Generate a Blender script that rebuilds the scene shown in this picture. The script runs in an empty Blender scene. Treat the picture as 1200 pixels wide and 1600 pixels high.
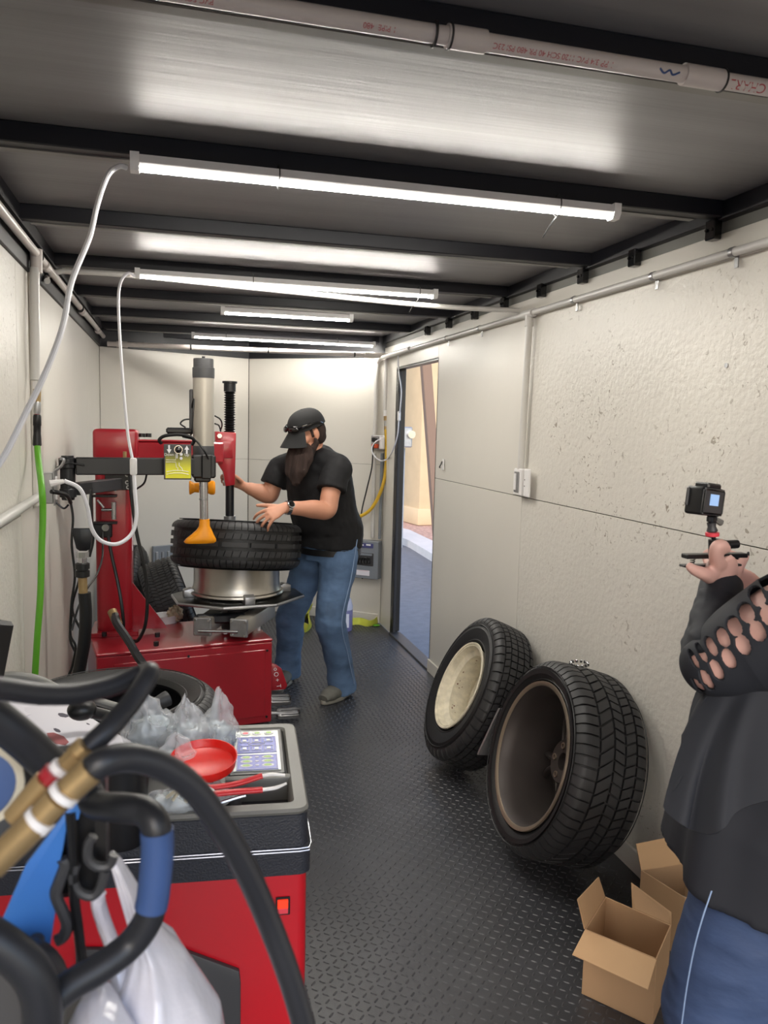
import bpy, bmesh, math, random
import numpy as np
from mathutils import Vector as V, Matrix, Quaternion
random.seed(7)
PI = math.pi
SC = bpy.context.scene
COL = SC.collection

# ------------------------------------------------------------------ camera
CAM_H = 1.62
CR = V((0.9665, -0.2557, 0.0247)); CU = V((0.0035, 0.1093, 0.994)); CF = V((0.2568, 0.9606, -0.1065))
FPX = 1250.0
CR.normalize(); CF = (CF - CR * CF.dot(CR)).normalized(); CU = CR.cross(CF)
cd = bpy.data.cameras.new('camera'); cam = bpy.data.objects.new('camera', cd); COL.objects.link(cam)
cd.sensor_fit = 'VERTICAL'; cd.sensor_height = 36; cd.sensor_width = 27; cd.lens = FPX / 1600 * 36
cd.clip_start = 0.05; cd.clip_end = 200
cam.matrix_world = Matrix(((CR.x, CU.x, -CF.x, 0), (CR.y, CU.y, -CF.y, 0), (CR.z, CU.z, -CF.z, CAM_H), (0, 0, 0, 1)))
cd.dof.use_dof = True; cd.dof.focus_distance = 3.2; cd.dof.aperture_fstop = 9
SC.camera = cam

def P(px, py, X=None, Y=None, Z=None):
    """where the sight line through a picture point meets a plane of the room"""
    d = CF * FPX + CR * (px - 600) - CU * (py - 800)
    if X is not None: t = X / d.x
    elif Y is not None: t = Y / d.y
    else: t = (Z - CAM_H) / d.z
    return V((0, 0, CAM_H)) + d * t

# ------------------------------------------------------------------ light
w = bpy.data.worlds.new('world'); SC.world = w; w.use_nodes = True
nt = w.node_tree; nt.nodes.clear()
wo = nt.nodes.new('ShaderNodeOutputWorld'); bg = nt.nodes.new('ShaderNodeBackground')
sk = nt.nodes.new('ShaderNodeTexSky'); sk.sky_type = 'NISHITA'; sk.sun_disc = False
sk.sun_elevation = math.radians(38); sk.sun_rotation = math.radians(200); sk.dust_density = 2.0
bg.inputs['Strength'].default_value = 0.42
nt.links.new(sk.outputs[0], bg.inputs[0]); nt.links.new(bg.outputs[0], wo.inputs[0])
SC.view_settings.view_transform = 'Standard'; SC.view_settings.look = 'None'
SC.view_settings.gamma = 1; SC.view_settings.use_curve_mapping = False
SC.view_settings.exposure = 0.22
LED_POWER = 118.0
sun = bpy.data.lights.new('sun', 'SUN'); sun.energy = .35; sun.angle = math.radians(8); sun.color = (1, .93, .82)
so = bpy.data.objects.new('sun', sun); COL.objects.link(so)
so.rotation_euler = V((-.75, -.35, .8)).to_track_quat('Z', 'Y').to_euler()

# ------------------------------------------------------------------ materials
def srgb(r, g, b):
    f = lambda c: (c / 255 / 12.92) if c <= 10 else ((c / 255 + .055) / 1.055) ** 2.4
    return (f(r), f(g), f(b), 1)

def mat(name, rgb, rough=.5, metal=0., bump=0., bscale=40., var=0., vscale=6., spec=.5, stretch=None, coat=0., emit=None, estr=0., trans=0., alpha=1., sheen=0.):
    m = bpy.data.materials.new(name); m.use_nodes = True
    n = m.node_tree; b = n.nodes['Principled BSDF']; L = n.links
    col = srgb(*rgb)
    b.inputs['Base Color'].default_value = col
    b.inputs['Roughness'].default_value = rough; b.inputs['Metallic'].default_value = metal
    b.inputs['Specular IOR Level'].default_value = spec
    if coat: b.inputs['Coat Weight'].default_value = coat; b.inputs['Coat Roughness'].default_value = .12
    if sheen: b.inputs['Sheen Weight'].default_value = sheen
    if trans: b.inputs['Transmission Weight'].default_value = trans
    if alpha < 1: b.inputs['Alpha'].default_value = alpha
    if emit: b.inputs['Emission Color'].default_value = srgb(*emit); b.inputs['Emission Strength'].default_value = estr
    if bump or var:
        tc = n.nodes.new('ShaderNodeTexCoord'); mp = n.nodes.new('ShaderNodeMapping')
        L.new(tc.outputs['Object'], mp.inputs[0])
        if stretch: mp.inputs['Scale'].default_value = stretch
    if var:
        t = n.nodes.new('ShaderNodeTexNoise'); t.inputs['Scale'].default_value = vscale; t.inputs['Detail'].default_value = 5
        L.new(mp.outputs[0], t.inputs['Vector'])
        mr = n.nodes.new('ShaderNodeMapRange'); mr.inputs[1].default_value = .3; mr.inputs[2].default_value = .7
        mr.inputs[3].default_value = 1 - var; mr.inputs[4].default_value = 1 + var
        L.new(t.outputs[0], mr.inputs[0])
        mx = n.nodes.new('ShaderNodeVectorMath'); mx.operation = 'SCALE'; mx.inputs[0].default_value = col[:3]
        L.new(mr.outputs[0], mx.inputs['Scale']); L.new(mx.outputs[0], b.inputs['Base Color'])
    if bump:
        t = n.nodes.new('ShaderNodeTexNoise'); t.inputs['Scale'].default_value = bscale; t.inputs['Detail'].default_value = 4
        L.new(mp.outputs[0], t.inputs['Vector'])
        bp = n.nodes.new('ShaderNodeBump'); bp.inputs['Strength'].default_value = bump; bp.inputs['Distance'].default_value = .01
        L.new(t.outputs[0], bp.inputs['Height']); L.new(bp.outputs[0], b.inputs['Normal'])
    return m

M = {}
M['wall'] = mat('painted_osb', (217, 213, 205), .38, bump=.34, bscale=48, var=.035, vscale=2.2)
M['wallback'] = mat('painted_smooth', (214, 210, 202), .4, bump=.08, bscale=9, var=.02, vscale=2)
M['gap'] = mat('joint_dark', (60, 54, 46), .8)
M['ceil'] = mat('ceiling_sheet', (134, 132, 134), .47, metal=.38, bump=.12, bscale=5, stretch=(.35, 9, 1), var=.1, vscale=1.5)
M['beam'] = mat('black_paint', (18, 18, 26), .45)
M['beamlip'] = mat('galvanised_lip', (120, 118, 116), .4, metal=.6, var=.1)
M['floor'] = mat('rubber_mat', (54, 55, 59), .36, bump=.1, bscale=300, var=.25, vscale=3, spec=.6)
M['tread'] = mat('rubber_mat_tread', (60, 61, 65), .4, var=.1, spec=.5)
M['pvc'] = mat('white_pvc', (208, 200, 196), .35, var=.04)
M['conduit'] = mat('painted_conduit', (205, 203, 200), .35, var=.03)
M['galv'] = mat('galvanised_steel', (170, 170, 172), .35, metal=.8, var=.12, vscale=20)
M['steel'] = mat('bright_steel', (200, 200, 202), .18, metal=1., var=.05)
M['alu'] = mat('brushed_aluminium', (198, 194, 186), .32, metal=1., bump=.05, bscale=60, stretch=(1, 1, 12))
M['alumatte'] = mat('anodised_aluminium', (176, 170, 160), .42, metal=.55)
M['darkgrey'] = mat('dark_grey_plastic', (62, 62, 64), .45)
M['black'] = mat('black_plastic', (20, 20, 22), .38)
M['blackm'] = mat('black_metal', (24, 25, 30), .35, metal=.2, spec=.6)
M['rubber'] = mat('hose_rubber', (36, 37, 41), .42, var=.06, vscale=20)
M['tyre'] = mat('tyre_rubber', (25, 25, 27), .48, var=.12, vscale=10, bump=.06, bscale=120)
M['tyretread'] = mat('tyre_tread_rubber', (40, 40, 42), .5, var=.12, vscale=12)
M['red'] = mat('red_enamel', (160, 30, 42), .28, coat=.3, var=.03)
M['redb'] = mat('bright_red_enamel', (190, 20, 34), .3, coat=.35)
M['redplastic'] = mat('red_plastic', (226, 34, 26), .3)
M['redhandle'] = mat('red_vinyl', (206, 44, 50), .35)
M['yellow'] = mat('yellow_nylon', (240, 152, 12), .4, var=.08, vscale=12)
M['strap'] = mat('hi_vis_strap', (200, 204, 74), .6, bump=.2, bscale=200)
M['yhose'] = mat('yellow_hose', (205, 165, 38), .45)
M['ghose'] = mat('green_hose', (96, 168, 40), .4)
M['white'] = mat('white_plastic', (232, 230, 230), .35)
M['cord'] = mat('white_cord', (222, 222, 228), .4)
M['lens'] = mat('clear_lens', (235, 235, 235), .25, spec=.5)
M['led'] = mat('led_strip', (255, 255, 250), .5, emit=(255, 250, 240), estr=LED_POWER)
M['brass'] = mat('brass', (168, 142, 100), .4, metal=.55, var=.12, vscale=30)
M['bluetape'] = mat('blue_tape', (58, 84, 134), .5, var=.12, vscale=18)
M['blue'] = mat('blue_plate', (66, 126, 206), .4, var=.06, vscale=8)
M['greytray'] = mat('grey_tray', (112, 111, 106), .45, var=.05)
M['blackband'] = mat('textured_black_band', (38, 41, 50), .42, bump=.25, bscale=260)
M['silver'] = mat('silver_trim', (170, 172, 178), .25, metal=.9)
M['card'] = mat('cardboard', (172, 140, 106), .75, var=.07, vscale=5, bump=.06, bscale=60, stretch=(1, 1, .1))
M['cardlight'] = mat('cardboard_inner', (186, 152, 114), .8, var=.05, vscale=5)
M['skin'] = mat('skin_warm', (196, 140, 114), .5, var=.06, vscale=14)
M['skin2'] = mat('skin_fair', (218, 172, 160), .5, var=.05, vscale=12)
M['tee'] = mat('black_cotton', (10, 10, 15), .8, bump=.15, bscale=16)
M['shirt'] = mat('charcoal_jersey', (26, 29, 37), .75, bump=.14, bscale=14)
M['jean'] = mat('blue_denim', (84, 110, 144), .8, var=.3, vscale=7, bump=.5, bscale=11, stretch=(1, 1, 1.6))
M['jean2'] = mat('dark_blue_denim', (46, 64, 98), .75, var=.16, vscale=8, bump=.5, bscale=9, stretch=(1, 1, 2.2))
M['stitch'] = mat('denim_stitch', (128, 150, 184), .8)
M['cap'] = mat('cap_cloth', (20, 20, 22), .8, bump=.1, bscale=200)
M['hair'] = mat('brown_hair', (50, 37, 33), .95, bump=.9, bscale=60, stretch=(1, 1, .12), var=.3, vscale=40)
M['shoe'] = mat('grey_shoe', (100, 100, 94), .7, var=.2, vscale=30)
M['sole'] = mat('shoe_sole', (132, 130, 122), .7)
M['glossb'] = mat('gloss_black', (10, 10, 12), .12, spec=.8)
M['paper'] = mat('paper', (228, 226, 234), .7, var=.02)
M['inkred'] = mat('ink_red', (168, 96, 98), .7)
M['inkdark'] = mat('ink_dark', (84, 80, 92), .7)
M['printred'] = mat('print_red', (184, 84, 88), .7)
M['panelgrey'] = mat('grey_enamel', (128, 134, 142), .4)
M['panelblue'] = mat('panel_blue_label', (74, 76, 128), .5)
M['padblue'] = mat('keypad_blue', (70, 78, 176), .3)
M['padsil'] = mat('keypad_silver', (196, 200, 192), .25, metal=.2)
M['padgreen'] = mat('keypad_green', (150, 190, 90), .4)
M['padred'] = mat('keypad_red', (226, 70, 84), .4)
M['inkwhite'] = mat('ink_white', (228, 228, 232), .5)
M['chuckplate'] = mat('chuck_plate', (70, 70, 70), .3, metal=.9, var=.1)
M['cream'] = mat('cream_wheel_paint', (214, 206, 184), .5, var=.16, vscale=26, bump=.3, bscale=50)
M['rust'] = mat('rust', (110, 70, 50), .8)
M['wheelgrey'] = mat('brake_dust_grey', (64, 58, 56), .5, metal=.3, var=.12, vscale=6)
M['wheeledge'] = mat('wheel_edge', (150, 136, 120), .35, metal=.6)
M['stucco'] = mat('stucco', (196, 172, 138), .9, bump=.5, bscale=8, var=.05, vscale=3)
M['wood'] = mat('brown_timber', (132, 108, 92), .8)
M['asphalt'] = mat('asphalt', (104, 104, 108), .85, var=.12, vscale=9, bump=.4, bscale=60)
M['gravel'] = mat('gravel', (176, 140, 124), .9, var=.35, vscale=22, bump=1., bscale=20)
M['kerb'] = mat('concrete', (196, 190, 186), .8, var=.05)
M['orange'] = mat('orange_plastic', (206, 82, 48), .5)
M['rag'] = mat('tan_rag', (176, 160, 136), .9, bump=.6, bscale=60)
M['screen'] = mat('screen', (120, 150, 190), .3, emit=(150, 180, 220), estr=.7)
M['jug'] = mat('purple_jug', (120, 118, 160), .25)
M['jugclear'] = mat('clear_jug', (190, 194, 214), .2)
M['springc'] = mat('dark_spring', (60, 58, 56), .35, metal=.8)

def plastic_bag(name, rgb, alpha, crink):
    m = mat(name, rgb, .16, bump=crink, bscale=26, spec=.9)
    b = m.node_tree.nodes['Principled BSDF']; b.inputs['Alpha'].default_value = alpha
    return m
M['bagclear'] = plastic_bag('clear_bag', (240, 243, 248), .30, .9)
M['bagwhite'] = plastic_bag('white_bag', (226, 226, 236), .84, .3)
M['weights'] = mat('wheel_weights', (176, 186, 190), .3, metal=.5, var=.25, vscale=60, bump=1., bscale=70)

def osb():
    """painted strand board: chips and pits that show through the paint"""
    m = M['wall']; n = m.node_tree; L = n.links; b = n.nodes['Principled BSDF']
    tc = n.nodes.new('ShaderNodeTexCoord'); mp = n.nodes.new('ShaderNodeMapping'); L.new(tc.outputs['Object'], mp.inputs[0])
    v = n.nodes.new('ShaderNodeTexVoronoi'); v.inputs['Scale'].default_value = 26; L.new(mp.outputs[0], v.inputs['Vector'])
    no = n.nodes.new('ShaderNodeTexNoise'); no.inputs['Scale'].default_value = 2.2; no.inputs['Detail'].default_value = 3; L.new(mp.outputs[0], no.inputs['Vector'])
    n3 = n.nodes.new('ShaderNodeTexNoise'); n3.inputs['Scale'].default_value = 38; n3.inputs['Detail'].default_value = 3; n3.inputs['Distortion'].default_value = 1.5; L.new(mp.outputs[0], n3.inputs['Vector'])
    # pits: small patches where noise is high
    r = n.nodes.new('ShaderNodeMapRange'); r.inputs[1].default_value = .63; r.inputs[2].default_value = .67; L.new(n3.outputs[0], r.inputs[0])
    r2 = n.nodes.new('ShaderNodeMapRange'); r2.inputs[1].default_value = .45; r2.inputs[2].default_value = .7; L.new(no.outputs[0], r2.inputs[0])
    mu = n.nodes.new('ShaderNodeMath'); mu.operation = 'MULTIPLY'; L.new(r.outputs[0], mu.inputs[0]); L.new(r2.outputs[0], mu.inputs[1])
    mix = n.nodes.new('ShaderNodeMix'); mix.data_type = 'RGBA'
    src = b.inputs['Base Color'].links[0].from_socket
    L.new(mu.outputs[0], mix.inputs[0]); L.new(src, mix.inputs[6]); mix.inputs[7].default_value = srgb(146, 136, 122)
    L.new(mix.outputs[2], b.inputs['Base Color'])
osb()

# ------------------------------------------------------------------ mesh helpers
def frame(o, x=None, z=None, y=None):
    """matrix with origin o; z axis given, x axis as near as can be to the given one"""
    if z is not None:
        z = V(z).normalized(); x = V(x) if x is not None else (V((1, 0, 0)) if abs(z.x) < .9 else V((0, 1, 0)))
        x = (x - z * x.dot(z)).normalized(); y = z.cross(x)
    else:
        x = V(x).normalized(); y = (V(y) - x * V(y).dot(x)).normalized(); z = x.cross(y)
    o = V(o)
    return Matrix(((x.x, y.x, z.x, o.x), (x.y, y.y, z.y, o.y), (x.z, y.z, z.z, o.z), (0, 0, 0, 1)))

def catmull(pts, n=8):
    pts = [V(p) for p in pts]
    if len(pts) < 3: return pts, [i for i in range(len(pts))]
    out = []; par = []
    for i in range(len(pts) - 1):
        p0 = pts[i - 1] if i else pts[0] * 2 - pts[1]
        p1, p2 = pts[i], pts[i + 1]
        p3 = pts[i + 2] if i + 2 < len(pts) else p2 * 2 - p1
        for k in range(n):
            t = k / n
            out.append(.5 * ((2 * p1) + (p2 - p0) * t + (2 * p0 - 5 * p1 + 4 * p2 - p3) * t * t + (3 * p1 - p0 - 3 * p2 + p3) * t ** 3)); par.append(i + t)
    out.append(pts[-1]); par.append(len(pts) - 1)
    return out, par

class MB:
    def __init__(s): s.bm = bmesh.new()
    def face(s, vs):
        try: return s.bm.faces.new(vs)
        except ValueError: return None
    def rings(s, rings, cap=True, loop=False):
        R_ = [[s.bm.verts.new(p) for p in r] for r in rings]
        n = len(R_[0]); k = len(R_)
        for i in range(k if loop else k - 1):
            a, b = R_[i], R_[(i + 1) % k]
            for j in range(n): s.face((a[j], a[(j + 1) % n], b[(j + 1) % n], b[j]))
        if cap and not loop: s.face(R_[0][::-1]); s.face(R_[-1])
        return s
    def box(s, size, m=None, c=(0, 0, 0), bev=0, seg=1):
        if m is None: m = Matrix.Identity(4)
        if not isinstance(m, Matrix): m = Matrix.Translation(V(m))
        t = bmesh.new(); bmesh.ops.create_cube(t, size=1)
        for v in t.verts: v.co = V((v.co.x * size[0] + c[0], v.co.y * size[1] + c[1], v.co.z * size[2] + c[2]))
        if bev: bmesh.ops.bevel(t, geom=t.edges[:], offset=bev, segments=seg, affect='EDGES', profile=.5)
        return s.add(t, m)
    def add(s, t, m=None):
        if m is not None: bmesh.ops.transform(t, matrix=m, verts=t.verts)
        mp = {v: s.bm.verts.new(v.co) for v in t.verts}
        for f in t.faces: s.face([mp[v] for v in f.verts])
        t.free(); return s
    def cyl(s, p0, p1, r0, r1=None, seg=20, cap=True):
        p0, p1 = V(p0), V(p1); r1 = r0 if r1 is None else r1
        m = frame(p0, z=p1 - p0); L = (p1 - p0).length
        R_ = []
        for h, r in ((0, r0), (L, r1)):
            R_.append([m @ V((r * math.cos(2 * PI * i / seg), r * math.sin(2 * PI * i / seg), h)) for i in range(seg)])
        return s.rings(R_, cap)
    def tube(s, pts, r, seg=10, n=8, smooth=True, flat=1., up=None):
        """r: radius or list of radii; flat: second radius as a share of the first"""
        if smooth: q, par = catmull(pts, n)
        else: q = [V(p) for p in pts]; par = list(range(len(q)))
        rr = r if isinstance(r, (list, tuple)) else None
        nrm = None; R_ = []
        for i, p in enumerate(q):
            t = (q[min(i + 1, len(q) - 1)] - q[max(i - 1, 0)])
            if t.length < 1e-9: t = V((0, 0, 1))
            t.normalize()
            if up is not None: a = V(up) - t * V(up).dot(t); a.normalize()
            elif nrm is None:
                a = V((0, 0, 1)).cross(t)
                if a.length < .1: a = V((1, 0, 0)).cross(t)
                a.normalize()
            else:
                a = nrm - t * nrm.dot(t); a.normalize()
            nrm = a; b = t.cross(a)
            if rr is not None:
                k = min(int(par[i]), len(rr) - 1); k2 = min(k + 1, len(rr) - 1); f = par[i] - int(par[i])
                f = f * f * (3 - 2 * f)
                ra = rr[k] if not isinstance(rr[k], tuple) else rr[k][0]; rb = rr[k] * flat if not isinstance(rr[k], tuple) else rr[k][1]
                ra2 = rr[k2] if not isinstance(rr[k2], tuple) else rr[k2][0]; rb2 = rr[k2] * flat if not isinstance(rr[k2], tuple) else rr[k2][1]
                ra = ra + (ra2 - ra) * f; rb = rb + (rb2 - rb) * f
            else: ra = r; rb = r * flat
            R_.append([p + a * ra * math.cos(2 * PI * j / seg) + b * rb * math.sin(2 * PI * j / seg) for j in range(seg)])
        return s.rings(R_)
    def lathe(s, prof, m=None, seg=32, loop=False, cap=True):
        """prof: (radius, height) pairs around the local z axis"""
        m = m or Matrix.Identity(4)
        R_ = [[m @ V((r * math.cos(2 * PI * i / seg), r * math.sin(2 * PI * i / seg), h)) for i in range(seg)] for r, h in prof]
        return s.rings(R_, cap and not loop, loop)
    def prism(s, pts, d, m=None, taper=0):
        """2-D outline in the local xy plane, d deep along local z"""
        m = m or Matrix.Identity(4)
        cx = sum(p[0] for p in pts) / len(pts); cy = sum(p[1] for p in pts) / len(pts)
        k = 1 - taper
        return s.rings([[m @ V((p[0], p[1], 0)) for p in pts], [m @ V((cx + (p[0] - cx) * k, cy + (p[1] - cy) * k, d)) for p in pts]])
    def ell(s, c, r, m=None, seg=20, ring=12):
        t = bmesh.new(); bmesh.ops.create_uvsphere(t, u_segments=seg, v_segments=ring, radius=1)
        r = r if isinstance(r, (tuple, list)) else (r, r, r)
        for v in t.verts: v.co = V((v.co.x * r[0], v.co.y * r[1], v.co.z * r[2]))
        mm = Matrix.Translation(V(c)) @ (m.to_3x3().to_4x4() if m is not None else Matrix.Identity(4))
        return s.add(t, mm)
    def grid(s, f, nu, nv, closed=False):
        vs = [[s.bm.verts.new(f(i / nu, j / nv)) for j in range(nv + 1)] for i in range(nu + 1)]
        for i in range(nu):
            for j in range(nv): s.face((vs[i][j], vs[i + 1][j], vs[i + 1][j + 1], vs[i][j + 1]))
        return s
    def sheet(s, f, nu, nv, th):
        """a thin sheet with real thickness over a function of (u, v)"""
        P0 = [[V(f(i / nu, j / nv)) for j in range(nv + 1)] for i in range(nu + 1)]
        def nor(i, j):
            a = P0[min(i + 1, nu)][j] - P0[max(i - 1, 0)][j]; b = P0[i][min(j + 1, nv)] - P0[i][max(j - 1, 0)]
            c = a.cross(b); return c.normalized() if c.length > 1e-12 else V((0, 0, 1))
        A = [[s.bm.verts.new(P0[i][j]) for j in range(nv + 1)] for i in range(nu + 1)]
        B = [[s.bm.verts.new(P0[i][j] - nor(i, j) * th) for j in range(nv + 1)] for i in range(nu + 1)]
        for i in range(nu):
            for j in range(nv):
                s.face((A[i][j], A[i + 1][j], A[i + 1][j + 1], A[i][j + 1])); s.face((B[i][j], B[i][j + 1], B[i + 1][j + 1], B[i + 1][j]))
        for i in range(nu):
            s.face((A[i][0], B[i][0], B[i + 1][0], A[i + 1][0])); s.face((A[i][nv], A[i + 1][nv], B[i + 1][nv], B[i][nv]))
        for j in range(nv):
            s.face((A[0][j], A[0][j + 1], B[0][j + 1], B[0][j])); s.face((A[nu][j], B[nu][j], B[nu][j + 1], A[nu][j + 1]))
        return s
    def mesh(s, name, smooth=True, angle=35, bev=0, seg=2, fix=True):
        if fix: bmesh.ops.recalc_face_normals(s.bm, faces=s.bm.faces)
        if bev:
            e = [e for e in s.bm.edges if len(e.link_faces) == 2 and e.calc_face_angle(0) > math.radians(30)]
            bmesh.ops.bevel(s.bm, geom=e, offset=bev, segments=seg, affect='EDGES', profile=.5, clamp_overlap=True)
        me = bpy.data.meshes.new(name); s.bm.to_mesh(me); s.bm.free()
        if smooth:
            me.shade_smooth()
            me.set_sharp_from_angle(angle=math.radians(angle))
        return me
    def done(s, name, m, parent=None, label=None, cat=None, group=None, kind=None, **k):
        return link(name, s.mesh(name, **k), m, parent, label, cat, group, kind)

def tag(o, label=None, cat=None, group=None, kind=None):
    if label: o['label'] = label
    if cat: o['category'] = cat
    if group: o['group'] = group
    if kind: o['kind'] = kind
    return o

def link(name, me, m, parent=None, label=None, cat=None, group=None, kind=None):
    o = bpy.data.objects.new(name, me); COL.objects.link(o)
    if m is not None:
        me.materials.clear(); me.materials.append(M[m] if isinstance(m, str) else m)
    if parent is not None:
        o.parent = parent; o.matrix_parent_inverse = WM(parent).inverted()
    return tag(o, label, cat, group, kind)

def WM(o):
    if o.parent is None: return o.matrix_basis.copy()
    return WM(o.parent) @ o.matrix_parent_inverse @ o.matrix_basis

def thing(name, loc, label, cat, group=None, kind=None):
    o = bpy.data.objects.new(name, None); COL.objects.link(o); o.location = V(loc); o.empty_display_size = .1
    return tag(o, label, cat, group, kind)

def text(s, size, m, material, parent, name='lettering', ext=.0004, align='CENTER', wrap=None, kind=None):
    c = bpy.data.curves.new('t', 'FONT'); c.body = s; c.size = size; c.extrude = ext; c.align_x = align; c.align_y = 'CENTER'
    t = bpy.data.objects.new('t', c); COL.objects.link(t)
    bpy.context.view_layer.update()
    me = bpy.data.meshes.new_from_object(t.evaluated_get(bpy.context.evaluated_depsgraph_get()))
    bpy.data.objects.remove(t); bpy.data.curves.remove(c)
    for v in me.vertices:
        if wrap:
            a = v.co.y / wrap; rr = wrap + v.co.z + .0003
            v.co = V((v.co.x, rr * math.sin(a), rr * math.cos(a)))
        v.co = m @ v.co
    return link(name, me, material, parent, kind=kind)

def remesh(mb, name, voxel, smooth=4, m=None, parent=None, **k):
    """union of overlapping volumes as one continuous surface"""
    bmesh.ops.recalc_face_normals(mb.bm, faces=mb.bm.faces)
    me = bpy.data.meshes.new('tmp'); mb.bm.to_mesh(me); mb.bm.free()
    o = bpy.data.objects.new('tmp', me); COL.objects.link(o)
    r = o.modifiers.new('r', 'REMESH'); r.mode = 'VOXEL'; r.voxel_size = voxel; r.adaptivity = 0
    if smooth:
        q = o.modifiers.new('s', 'SMOOTH'); q.factor = .5; q.iterations = smooth
    bpy.context.view_layer.update()
    dg = bpy.context.evaluated_depsgraph_get()
    out = bpy.data.meshes.new_from_object(o.evaluated_get(dg)); out.name = name
    bpy.data.objects.remove(o); bpy.data.meshes.remove(me)
    out.shade_smooth()
    return link(name, out, m, parent, **k)

# ================================================================== THE ROOM
XL, XR, ZP, ZC = -.52, 1.66, 2.165, 2.33
YB0 = -.55                      # open rear end of the trailer
CL, CA, CRR = V((XL, 6.45, 0)), V((.645, 7.0, 0)), V((XR, 6.25, 0))     # V-nose corners

def panel_on(parent, m, w0, w1, z0, z1, th=.009, inset=.0022):
    """one sheet: along the local x from w0 to w1, z0..z1, proud of the wall plane along local -y"""
    b = MB().box((w1 - w0 - 2 * inset, th, z1 - z0 - 2 * inset), m, c=((w0 + w1) / 2, -th / 2, (z0 + z1) / 2), bev=.0012)
    return b

# right wall: backing with the door opening cut out
wr = MB()
D0, D1, DZ = 4.95, 5.93, 2.06
T = .05
for a, b_, z0, z1 in ((YB0, D0, 0, ZC), (D0, D1, DZ, ZC), (D1, CRR.y + .03, 0, ZC)):
    wr.box((T, b_ - a, z1 - z0), c=(XR + T / 2 + .009, (a + b_) / 2, (z0 + z1) / 2))
wall_r = wr.done('wall_right', 'gap', kind='structure')
def rp(y0, y1, z0, z1, mm='wall', th=.009):
    g = .0018
    MB().box((th, y1 - y0 - 2 * g, z1 - z0 - 2 * g), c=(XR + .009 - th / 2, (y0 + y1) / 2, (z0 + z1) / 2), bev=.001).done('panel', mm, wall_r)
ZS = 1.293
for y0, y1 in ((YB0, 1.15), (1.15, 3.6), (3.6, D0)):
    rp(y0, y1, 0, ZS, 'wall' if y1 < 4 else 'wallback'); rp(y0, y1, ZS, ZP, 'wall' if y1 < 4 else 'wallback')
rp(D0, D1, DZ, ZP, 'wallback'); rp(D1, CRR.y, 0, ZP, 'wallback')

wl = MB().box((T, CL.y - YB0 + .05, ZC), c=(XL - T / 2 - .009, (CL.y + YB0) / 2, ZC / 2)).done('wall_left', 'gap', kind='structure')
def lp(y0, y1, z0, z1, mm='wall'):
    g = .0018
    MB().box((.009, y1 - y0 - 2 * g, z1 - z0 - 2 * g), c=(XL - .0045, (y0 + y1) / 2, (z0 + z1) / 2), bev=.001).done('panel', mm, wl)
for y0, y1 in ((YB0, .66), (.66, 3.08)):
    lp(y0, y1, 0, 1.27); lp(y0, y1, 1.27, ZP)
lp(3.08, 5.5, 0, ZP, 'wallback'); lp(5.5, CL.y, 0, ZP, 'wallback')

# V-nose: two flat leaves meeting at the apex
wb = MB()
leaves = []
for a, b_ in ((CL, CA), (CA, CRR)):
    m = frame(a, x=b_ - a, z=(0, 0, 1)); L = (b_ - a).length; leaves.append((m, L))
    wb.box((L + .04, T, ZC), m, c=(L / 2, T / 2 + .009, ZC / 2))
wall_b = wb.done('wall_back', 'gap', kind='structure')
for k, (m, L) in enumerate(leaves):
    for z0, z1 in ((0, 1.31), (1.31, ZP)):
        MB().box((L - .006, .009, z1 - z0 - .0022), m, c=(L / 2, .0045, (z0 + z1) / 2), bev=.001).done('panel', 'wallback', wall_b)

# floor deck and the rubber mat with raised bars
def room_poly(e=0): return [(XL + e, YB0), (XR - e, YB0), (XR - e, CRR.y), (CA.x, CA.y - e), (XL + e, CL.y)]
floor = MB().prism(room_poly(0), .06, Matrix.Translation((0, 0, -.06))).done('floor', 'floor', kind='structure', smooth=False)
def tread_plate():
    """staggered raised bars in alternating directions, pressed on the mat"""
    vs = []; fs = []
    pitch = .027; n = 0
    for j in range(int((6.95 - .9) / pitch)):
        y = .9 + j * pitch
        xr = XR - .05 if y < CRR.y else XR - .05 - (y - CRR.y) / .75 * 1.0
        xl = XL + .01 if y < CL.y else XL + (y - CL.y) / .55 * 1.16 + .01
        k0 = int((xr - xl) / pitch)
        for i in range(k0):
            x = xl + (i + .5) * pitch
            s = 1 if (i + j) % 2 else -1
            a = s * math.radians(45) + math.radians(4); L = .0115; wd = .0034; h = .0021
            c, q = math.cos(a), math.sin(a)
            for lx, ly, z in ((-L, 0, 0), (-L * .55, -wd, 0), (L * .55, -wd, 0), (L, 0, 0), (L * .55, wd, 0), (-L * .55, wd, 0), (-L * .6, 0, h), (L * .6, 0, h)):
                vs.append((x + lx * c - ly * q, y + lx * q + ly * c, z + .0002))
            b = n * 8
            fs += [(b, b + 1, b + 6), (b + 1, b + 2, b + 7, b + 6), (b + 2, b + 3, b + 7), (b + 3, b + 4, b + 7), (b + 4, b + 5, b + 6, b + 7), (b + 5, b, b + 6)]
            n += 1
    me = bpy.data.meshes.new('raised_bar'); me.from_pydata(vs, [], fs); me.shade_flat()
    link('raised_bar', me, 'tread', floor, kind='stuff')
tread_plate()
# mat edge strips: pale kick board along the right wall
MB().box((.012, D0 - YB0, .085), c=(XR - .006, (D0 + YB0) / 2, .0425), bev=.002).done('baseboard_right', 'wallback', kind='structure')
m, L = leaves[1]
MB().box((L - .03, .012, .08), m, c=(L / 2, -.006, .04), bev=.002).done('baseboard_back', 'wallback', kind='structure')

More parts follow.
